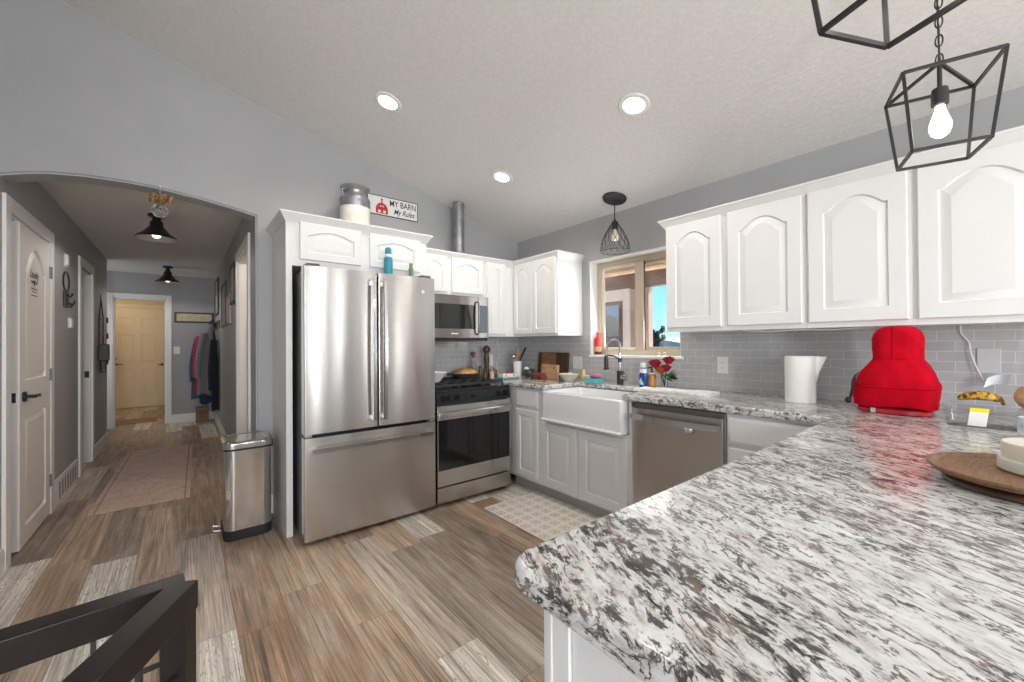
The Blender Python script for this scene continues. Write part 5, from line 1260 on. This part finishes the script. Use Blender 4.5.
MB().tube([(-.104, .120, .178), (-.112, .130, .155), (-.114, .134, .11), (-.110, .142, .07)], .006, 8).tube([(-.104, .120, .178), (-.108, .112, .19), (-.115, .122, .16), (-.116, .105, .14)], .004, 6).ball((-.112, .150, .056), .014, 1, 1, 1.1, 14, 10).build('drawstring', M_BLKPLAST, cvo)
MB().box(-.0915, -.086, .055, .072, .004, .026, .001).build('emblem', M_LOGO, t)
# clamshell, banana, potatoes
M_PET = pane_mat('clear_plastic', (0.95, 0.955, 0.955), 0.035)
t = thing('clear_container', 'clear plastic clamshell container under the banana', 'container', (2.47, .06, ZC))
m = MB()
m.rings([rr(-.075, .075, -.12, .12, .02, 0), rr(-.085, .085, -.13, .13, .024, .07), rr(-.092, .092, -.137, .137, .026, .072), rr(-.092, .092, -.137, .137, .026, .074), rr(-.083, .083, -.128, .128, .024, .074), rr(-.073, .073, -.118, .118, .02, .003)], True, True)
m.build('tray', M_PET, t)
lid = MB().rings([rr(-.092, .092, -.137, .137, .026, .0745), rr(-.092, .092, -.137, .137, .026, .077), rr(-.080, .080, -.125, .125, .022, .083)], False, True)
lid.build('lid', M_PET, t)
M_LBLY = pbr('yellow_label_band', (0.78, 0.66, 0.02), 0.5)
rows = []
for i in range(7):
    u = i / 6; rows.append([(-.094 - .012 * math.sin(u * 2.2) - .006 * u, y, .078 - .066 * u) for y in (.052 + .008 * u, .004 + .008 * u)])
pl = MB().rings(rows, False, False, closed=False).build('price_label', M_PAPER, t, 60)
MB().rings([[(x - .0012, y, z) for x, y, z in r] for r in ([(-.0935, .0525, .079), (-.0935, .0035, .079)], [(-.0995, .0535, .064), (-.0995, .0045, .064)])], False, False, closed=False).build('yellow_band', M_LBLY, pl, 0)
M_BAN = newmat('ripe_banana_skin')
def banana_mat():
    m, nt, b = M_BAN
    co = objco(nt, scale=(1, 1, 1)); n = N(nt, 'ShaderNodeTexNoise', i_Scale=55.0, i_Detail=6.0, i_Roughness=0.7); L(nt, co, n.inputs['Vector'])
    L(nt, ramp(nt, n.outputs[0], [(0.44, (0.06, 0.028, 0.012)), (0.52, (0.55, 0.30, 0.03)), (0.62, (0.74, 0.47, 0.05))]), b.inputs['Base Color']); b.inputs['Roughness'].default_value = .5
    return m
bp, brad = [], []
for i in range(15):
    u = i / 14; a = -1.05 + 2.0 * u
    bp.append((-.035 * math.cos(a) + .02, .066 * math.sin(-a) * 1.0, .030 * math.cos(a * 1.15) - .002)); brad.append(.018 * (math.sin(PI * min(1, max(0, .07 + u * .86))) ** .5))
brad[0] = .006; brad[-1] = .007
bp.append((bp[-1][0] - .012, bp[-1][1] - .006, bp[-1][2] - .016)); brad.append(.005)
tag(MB().tube(bp, brad, 10).build('banana', banana_mat(), loc=(2.43, .088, ZC + .097)), 'spotted ripe banana on the clear container', 'banana')
M_POT = pbr('potato_skin', (0.50, 0.28, 0.13), 0.7, vary=0.25, scale=26, bmp=.2)
pt = MB().ball((0, 0, 0), .047, 1.1, .9, 1.0, 20, 14).jitter(.001).build('potato', M_POT, loc=(2.40, -.036, ZC + .131))
tag(pt, 'brown potato at the right edge on the clear container', 'potato')
# paper tag on the white cable
cbl = MB().tube(interp([Vector((2.935, .165, 1.345)), Vector((2.940, .165, 1.30)), Vector((2.938, .14, 1.255)), Vector((2.93, .135, 1.21)), Vector((2.925, .115, 1.13)), Vector((2.90, .085, 1.05))], 24), .003, 7).build('charging_cable', M_PLATE)
tag(cbl, 'white cable dangling from the cabinet down past the grey plate', 'cable')
rows = []
for i in range(7):
    u = i / 6; rows.append([(2.878 + .02 * math.sin(u * 3), .095 - .07 * u - .012 * q, 1.045 + .05 * u * .5 + .045 * q + .006 * math.sin(u * 4)) for q in (0, 1)])
tag(MB().rings(rows, False, False, closed=False).build('paper_tag', pbr('pale_blue_paper', (0.66, 0.72, 0.74), 0.8), None, 60), 'pale curled paper tag at the end of the white cable', 'tag')
tag(MB().tube(interp([Vector((2.64, YA - .02, 1.338)), Vector((2.645, YA - .02, 1.26)), Vector((2.66, YA - .022, 1.20)), Vector((2.655, YA - .022, 1.12)), Vector((2.63, YA - .022, 1.05)), Vector((2.64, YA - .03, .935))], 24), .004, 7).build('charging_cable', M_PLATE), 'white cord hanging in the corner behind the utensil crock', 'cable')
tag(MB().tube([(2.66, 1.05, 1.334), (2.67, .9, 1.326), (2.66, .75, 1.331), (2.67, .6, 1.327), (2.66, .45, 1.334)], .003, 6).build('under_cabinet_wire', M_PLATE), 'thin white wire along the underside of the wall cabinets', 'cable')
# lazy susan, candle, water bottle
t = thing('lazy_susan', 'round brown wooden lazy susan tray on the peninsula', 'tray', (1.495, -.035, ZC))
MB().lathe([(.0001, 0), (.150, 0), (.156, .004), (.156, .012), (.150, .017), (.06, .018), (.06, .022), (.0001, .022)], (0, 0, 0), 56).build('base', M_WOODDK, t)
MB().lathe([(.0001, .022), (.160, .022), (.174, .027), (.183, .036), (.182, .041), (.176, .041), (.170, .034), (.164, .031), (.0001, .030)], (0, 0, 0), 72).build('plate', M_WOOD, t)
t = thing('candle', 'cream pillar candle in a frosted glass holder on the wooden tray', 'candle', (1.548, -.060, ZC + .0315))
MB().lathe([(.0001, 0), (.088, 0), (.092, .004), (.092, .026), (.089, .030), (.0001, .030)], (0, 0, 0), 48).build('holder', pbr('frosted_cream_glass', (0.66, 0.64, 0.58), 0.3, Subsurface_Weight=0.3), t)
MB().lathe([(.0001, .030), (.084, .030), (.085, .032), (.085, .064), (.083, .067), (.06, .0665), (.0001, .066)], (0, 0, 0), 48).build('wax', pbr('cream_wax', (0.74, 0.70, 0.60), 0.45, vary=.02, Subsurface_Weight=0.3), t)
for a in (0.3, 2.4, 4.5): MB().tube([(.03 * math.cos(a), .03 * math.sin(a), .066), (.03 * math.cos(a) + .002, .03 * math.sin(a), .074)], .0015, 6).build('wick', M_BLKPLAST, t)
t = thing('water_bottle', 'clear plastic water bottle at the right edge behind the candle', 'bottle', (2.08, -.052, ZC))
MB().lathe([(.0001, 0), (.046, 0), (.051, .006), (.051, .02), (.048, .025), (.051, .03), (.051, .105), (.047, .118), (.036, .14), (.013, .165), (.0125, .18), (.0001, .18)], (0, 0, 0), 28).build('body', M_PET, t)
MB().lathe([(.0515, .045), (.0515, .095)], (0, 0, 0), 28, cap0=False, cap1=False).build('label', pbr('pale_bottle_label', (0.62, 0.68, 0.74), 0.5, vary=.25, scale=50), t)
MB().lathe([(.015, .172), (.015, .19), (.0001, .191)], (0, 0, 0), 18).build('cap', M_PLATE, t)

# ------------------------------------------------------------------ hall items
# floor register in the left wall base
t = thing('floor_register', 'white wall register low on the left hall wall between the doors', 'vent', (XL, 5.205, 0), PI / 2)
MB().box(-.41, .41, -.012, 0, .0, .205, .004).build('plate', M_TRIM, t)
for i in range(7): MB().box(-.32 + i * .1, -.27 + i * .1, -.0135, -.011, .03, .165, .001).build('slot', pbr('vent_shadow_grey', (0.30, 0.30, 0.31), .6), t, 0)
plate('thermostat', 'white thermostat on the left hall wall', (XL, 5.33, 1.48), '+x', .11, .10, 'box', cat='thermostat')
plate('door_chime', 'white door chime box high on the left hall wall', (XL, 5.17, 2.02), '+x', .09, .12, 'box', cat='chime')
t = thing('wall_hook', 'black iron hook ornament on the left hall wall above the thermostat', 'hook', (XL, 5.14, 1.74))
MB().tube([(.012 + .0, -.0 + .11 * math.cos(2 * PI * k / 24), .09 + .085 * math.sin(2 * PI * k / 24)) for k in range(24)], .006, 6, loop=True).build('ring', M_BLACK, t)
MB().box(0.0, .018, -.05, .08, -.13, .01, .006).tube([(.01, -.03, -.12), (.045, -.03, -.13), (.055, -.03, -.10)], .008, 8).tube([(.01, .06, -.09), (.045, .06, -.10), (.055, .06, -.07)], .008, 8).tube([(.01, .0, -.02), (.04, .0, -.04), (.05, 0, -.01)], .008, 8).build('bracket', M_BLACK, t)
t = thing('wall_sconce', 'tall black metal wall hanging with rust red flowers on the left hall wall', 'wall hanging', (XL, 7.0, 0))
m = MB().tube([(.015, -.16, 1.60), (.015, -.02, 1.84), (.015, .16, 1.62)], .006, 6).tube([(.015, -.02, 1.84), (.015, -.02, 1.90)], .006, 6)
m.tube([(.015, -.16, 1.62), (.015, -.16, 1.25)], .006, 6).tube([(.015, .16, 1.62), (.015, .16, 1.0)], .006, 6)
for z in (1.60, 1.42, 1.26, 1.12): m.tube([(.015, -.17, z), (.015, .18, z)], .006, 6)
m.box(.0, .09, -.12, .02, 1.10, 1.30, .01).box(.0, .05, .02, .12, .95, 1.12, .01)
m.build('frame', M_BLACK, t)
M_RUST = pbr('rust_red_flower', (0.20, 0.035, 0.02), .7, vary=.3)
for q in ((.03, .17, 1.60), (.03, .18, 1.40), (.03, .17, 1.24), (.03, .18, 1.08)):
    m = MB()
    for k in range(5): a = 2 * PI * k / 5; m.ball((q[0] + .02, q[1] + .022 * math.cos(a), q[2] + .022 * math.sin(a)), .018, .6, 1, 1, 10, 6)
    m.build('flower', M_RUST, t)
# frames on the right hall wall
def frame(y0, y1, z0, z1, mat, inner, label):
    t = thing('picture_frame', label, 'picture frame', (HX, (y0 + y1) / 2, (z0 + z1) / 2), -PI / 2, 'frames on the right hall wall')
    w, h = (y1 - y0) / 2, (z1 - z0) / 2; f = .03
    MB().box(-w, w, -.022, -.001, h - f, h, .003).box(-w, w, -.022, -.001, -h, -h + f, .003).box(-w, -w + f, -.022, -.001, -h + f, h - f, .003).box(w - f, w, -.022, -.001, -h + f, h - f, .003).build('frame', mat, t)
    MB().box(-w + f, w - f, -.012, -.002, -h + f, h - f).build('picture', inner, t, 0)
M_GREYWD = woodm('weathered_grey_frame', (0.09, 0.075, 0.065), (0.16, 0.14, 0.12), 6, (2, 2, 12), .6)
M_ART = pbr('muted_print', (0.36, 0.33, 0.28), .6, vary=.5, scale=12)
frame(5.05, 5.50, 1.72, 2.14, M_BLACK, M_ART, 'black picture frame nearest the arch on the right hall wall')
frame(5.56, 5.92, 1.52, 1.87, pbr('cream_frame', (0.46, 0.40, 0.30), .6), M_ART, 'cream picture frame hung low between the dark frames')
frame(6.15, 6.85, 1.52, 2.08, M_GREYWD, M_ART, 'weathered grey picture frame in the middle of the right hall wall')
frame(7.62, 8.40, 1.76, 2.32, M_BLACK, M_ART, 'black picture frame farthest down the right hall wall above the coats')
# sign over the coats
t = thing('framed_sign', 'long black framed cream sign on the hall end wall', 'sign', (.135, YE, 1.75))
MB().box(-.265, .265, -.022, 0, -.09, .09, .004).build('frame', M_BLACK, t)
MB().box(-.235, .235, -.026, -.015, -.062, .062, .002).build('panel', pbr('aged_cream_panel', (0.58, 0.50, 0.34), .6, vary=.15), t)
tm = MB()
random.seed(3)
for i in range(17):
    x = -.19 + i * .0235; hgt = random.uniform(.018, .045); tm.bar((x, -.0265, -.02 + random.uniform(0, .012)), (x + random.uniform(.002, .012), -.0265, -.02 + hgt), .005)
    if i % 2: tm.bar((x, -.0265, -.004), (x + .018, -.0265, .003), .004)
tm.build('script', pbr('faded_brown_ink', (0.22, 0.17, 0.11), .7), t, 0)
plate('switch_plate', 'white switch plate on the hall end wall under the sign', (-.10, YE, 1.20), '-y', .08, .125, 'gfci', cat='switch')
# coat rack with garments
t = thing('coat_rack', 'dark hook rail on the right hall wall near the end', 'coat rack', (HX, 8.0, 1.60), -PI / 2)
MB().box(-.55, .55, -.025, -.001, -.055, .055, .004).build('board', M_WOODDK, t)
for q in (-.4, -.2, 0, .2, .4): MB().tube([(q, -.02, .02), (q, -.07, .0), (q, -.09, .03), (q, -.095, .055)], .008, 8).tube([(q, -.02, -.02), (q, -.05, -.035), (q, -.06, -.015)], .007, 8).build('hook', M_BLACK, t)
def garment(name, label, y, top, bot, half_w, depth, mat, cx, seed, cat='coat'):
    random.seed(seed); n = 40; rows = []; ph = [random.uniform(0, 6) for _ in range(4)]
    K = 14
    for i in range(K + 1):
        u = i / K; z = top + (bot - top) * u
        sh = min(1, .16 + 1.5 * u ** .7) if u < .35 else 1.0
        a = half_w * sh * (0.85 + .15 * u); d = depth * (min(1, .3 + u * 2.5))
        row = []
        for k in range(n):
            q = 2 * PI * k / n; fold = 1 + .13 * u * math.sin(q * 7 + ph[0] + u * 1.3) + .09 * math.sin(q * 4 + ph[1] + u * 2) * u + .05 * math.sin(q * 11 + ph[2])
            row.append((cx + (HX - .07 - cx) * (1 - u) ** 3 * .85 + a * math.cos(q) * fold, y + d * math.sin(q) * fold, z + (.02 * math.sin(q * 3 + ph[3]) if i == K else 0)))
        rows.append(row)
    t = thing(name, label, cat, (0, 0, 0), 0, 'clothes hanging on the hall rack')
    MB().rings(rows).build('body', mat, t, 70)
    sl = []
    for i in range(8):
        u = i / 7; sl.append((cx - half_w * (.35 + .62 * min(1, u * 1.6)), y - depth * .5, top - .16 - (top - bot) * .62 * u))
    MB().tube(sl, [.045, .05, .05, .048, .046, .044, .042, .04], 10).build('sleeve', mat, t, 70)
def plaid():
    m, nt, b = newmat('blue_plaid_cloth'); co = objco(nt)
    wv = N(nt, 'ShaderNodeTexChecker', i_Scale=40.0); wv.inputs[1].default_value = (0.015, 0.03, 0.09, 1); wv.inputs[2].default_value = (0.09, 0.13, 0.22, 1); L(nt, co, wv.inputs[0])
    L(nt, wv.outputs[0], b.inputs['Base Color']); b.inputs['Roughness'].default_value = .9; return m
garment('jacket', 'blue plaid jacket hanging behind the other clothes on the hall rack', 8.44, 1.56, .42, .12, .10, plaid(), .215, 4)
garment('shirt', 'bright red shirt showing between the jackets on the hall rack', 8.25, 1.58, .52, .075, .06, F((0.45, 0.02, 0.06), 'red_jersey'), .215, 5, 'shirt')
garment('hoodie', 'grey heather hoodie hanging in front on the hall rack', 7.88, 1.62, .52, .115, .075, F((0.24, 0.24, 0.25), 'grey_heather'), .275, 6, 'hoodie')
garment('coat', 'royal blue coat hanging lower behind the grey hoodie', 8.07, 1.50, .36, .09, .05, F((0.012, 0.04, 0.16), 'royal_blue_nylon'), .285, 8)
garment('dark_jacket', 'black jacket hanging closest to the hall right wall', 7.62, 1.52, .30, .045, .09, F((0.02, 0.022, 0.03), 'black_nylon'), .358, 9, 'jacket')
t = thing('wood_crate', 'small brown wooden crate on the floor under the coats', 'crate', (.23, 8.58, 0))
for i in range(3): MB().box(-.085, .085, -.10, -.088, .01 + i * .082, .082 + i * .082, .002).build('slat', M_WOODMID, t)
MB().box(-.085, .085, -.088, .10, 0, .012).box(-.085, -.073, -.088, .10, .012, .25).box(.073, .085, -.088, .10, .012, .25).box(-.073, .073, .088, .10, .012, .25).build('box', M_WOODMID, t)
# hanging crystal ball with dried flowers on the arch
t = thing('flower_ball', 'glass ball topped with dried flowers hanging on the arch', 'ornament', (-.123, YA - .06, 2.15))
MB().ball((0, 0, 0), .043, 1, 1, 1.05, 24, 16).build('ball', glassm('clear_ball_glass', (.95, .95, .95), .02), t)
MB().tube([(0, 0, .09), (0, .03, .14), (0, .058, .175)], .0015, 6).tube([(0, .052, .172), (0, .062, .178)], .004, 8).build('string', M_PLATE, t)
random.seed(11)
cols = [pbr('dried_flower_tan', (0.42, 0.26, 0.12), .8), pbr('dried_flower_rust', (0.22, 0.06, 0.03), .8), pbr('dried_flower_olive', (0.26, 0.20, 0.08), .8)]
for ci in range(3):
    m = MB()
    for k in range(26):
        a = random.uniform(0, 2 * PI); r = random.uniform(.01, .06); b0 = Vector((r * .3 * math.cos(a), r * .3 * math.sin(a) * .6, .045)); tp = Vector((r * math.cos(a), r * math.sin(a) * .55, random.uniform(.055, .105)))
        m.tube([b0, tp], .0015, 4); m.ball(tp, random.uniform(.005, .009), 1, 1, 1.4, 6, 4)
    m.build('dried_flowers', cols[ci], t)

# ------------------------------------------------------------------ outside the kitchen window
M_GRASS = pbr('dry_lawn', (0.07, 0.075, 0.035), .95, vary=.3, scale=3)
struct(MB().box(XB + .2, 9.0, -3, 9, -.15, -.10).build('ground.001', pbr('pale_concrete', (0.62, 0.58, 0.53), .9), smooth=0), 'pale concrete patio slab added unseen outside the kitchen window to bounce sunlight', 'ground')  # slab laid out of view to bounce sun under the patio cover
struct(MB().box(XB + .2, 120, -60, 90, -.25, -.15).build('ground', M_GRASS, smooth=0), 'dry lawn outside the kitchen window', 'ground')
t = thing('patio_cover', 'brown wooden patio cover outside the kitchen window', 'patio', (0, 0, 0), kind='structure')
MB().prism([(XB + .17, 2.52), (5.3, 2.30), (5.3, 2.36), (XB + .17, 2.58)], 'y', .6, 6.0).build('roof_deck', M_PATIO, t, 0)
for y in (1.4, 2.75, 4.3): MB().prism([(XB + .17, 2.52), (5.0, 2.33), (5.0, 2.25), (XB + .17, 2.44)], 'y', y - .03, y + .03).build('rafter', M_PATIO, t, 0)
MB().box(4.94, 5.06, .6, 6.0, 2.04, 2.25).build('beam', M_PATIODK, t, 0)
MB().box(4.95, 5.05, 3.15, 3.30, -.15, 2.03).box(4.95, 5.05, 1.0, 1.15, -.15, 2.03).build('post', M_PATIOPK, t, 0)
t = thing('door_6', 'white framed glass door of the patio room outside the window', 'door', kind='structure')
MB().box(4.96, 5.04, 3.30, 3.44, -.15, 2.03).build('side_panel', M_PATIOPK, t, 0)
MB().box(4.93, 5.03, 3.445, 3.56, -.15, 2.045, .004).box(4.93, 5.03, 3.56, 4.6, 1.88, 2.045, .004).box(4.93, 5.03, 4.55, 4.6, -.15, 1.90, .004).build('frame', M_TRIM, t)
MB().box(4.95, 5.0, 3.57, 3.64, -.1, 1.88, .003).box(4.95, 5.0, 3.64, 4.5, 1.82, 1.88, .003).box(4.95, 5.0, 4.44, 4.53, -.1, 1.82, .003).build('stile', M_PATIODK, t)
MB().box(4.972, 4.978, 3.64, 4.44, -.05, 1.82).build('pane', pane_mat('grey_storm_glass', (.40, .42, .46), .12), t)
struct(MB().box(4.95, 5.05, 4.6, 6.5, -.15, 2.05).build('wall_patio', M_PATIOPK, smooth=0), 'pinkish stucco wall beside the patio door', 'wall')
M_TREE = pbr('distant_foliage', (0.035, 0.055, 0.028), .9, vary=.4, scale=4)
random.seed(21)
def shrub(x, y, h, r, label):
    t = thing('garden_tree', label, 'tree', (x, y, -.15), 0, 'trees beyond the patio')
    MB().tube([(0, 0, 0), (.05, 0, h * .6)], [.09, .05], 8).build('trunk', M_WOODDK, t)
    m = MB()
    for k in range(26):
        a = random.uniform(0, 6.28); q = random.uniform(0, 1) ** .5 * r; m.ball((q * math.cos(a), q * math.sin(a), h * random.uniform(.45, 1.0)), random.uniform(.16, .32) * r * 1.3, 1, 1, .9, 8, 6)
    m.jitter(.05).build('crown', M_TREE, t, 60)
shrub(11, 8.9, 2.1, .8, 'dark tree seen through the patio door glass')
shrub(16.5, 10.15, 2.25, .36, 'tree left of the neighbor house in the window')
shrub(30, 14, 3.4, 1.6, 'small tree right of the neighbor house in the window')
t = thing('neighbor_house', 'low pale neighbor house beyond the patio', 'house', (24, 13.2, -.15))
MB().box(-2.5, 2.5, -3.4, 4.2, 0, 1.1).build('walls', pbr('pale_siding', (0.26, 0.25, 0.25), .8), t, 0)
MB().prism([(-3.6, 1.0), (4.4, 1.0), (4.2, 1.12), (.4, 1.75), (-3.4, 1.12)], 'x', -2.8, 2.8).build('roof', pbr('pale_roof', (0.38, 0.385, 0.39), .8), t, 0)
for q in (-2.4, -.6, 1.2): MB().box(-2.53, -2.49, q, q + .9, .35, .9).build('window', M_DKGREY, t, 0)
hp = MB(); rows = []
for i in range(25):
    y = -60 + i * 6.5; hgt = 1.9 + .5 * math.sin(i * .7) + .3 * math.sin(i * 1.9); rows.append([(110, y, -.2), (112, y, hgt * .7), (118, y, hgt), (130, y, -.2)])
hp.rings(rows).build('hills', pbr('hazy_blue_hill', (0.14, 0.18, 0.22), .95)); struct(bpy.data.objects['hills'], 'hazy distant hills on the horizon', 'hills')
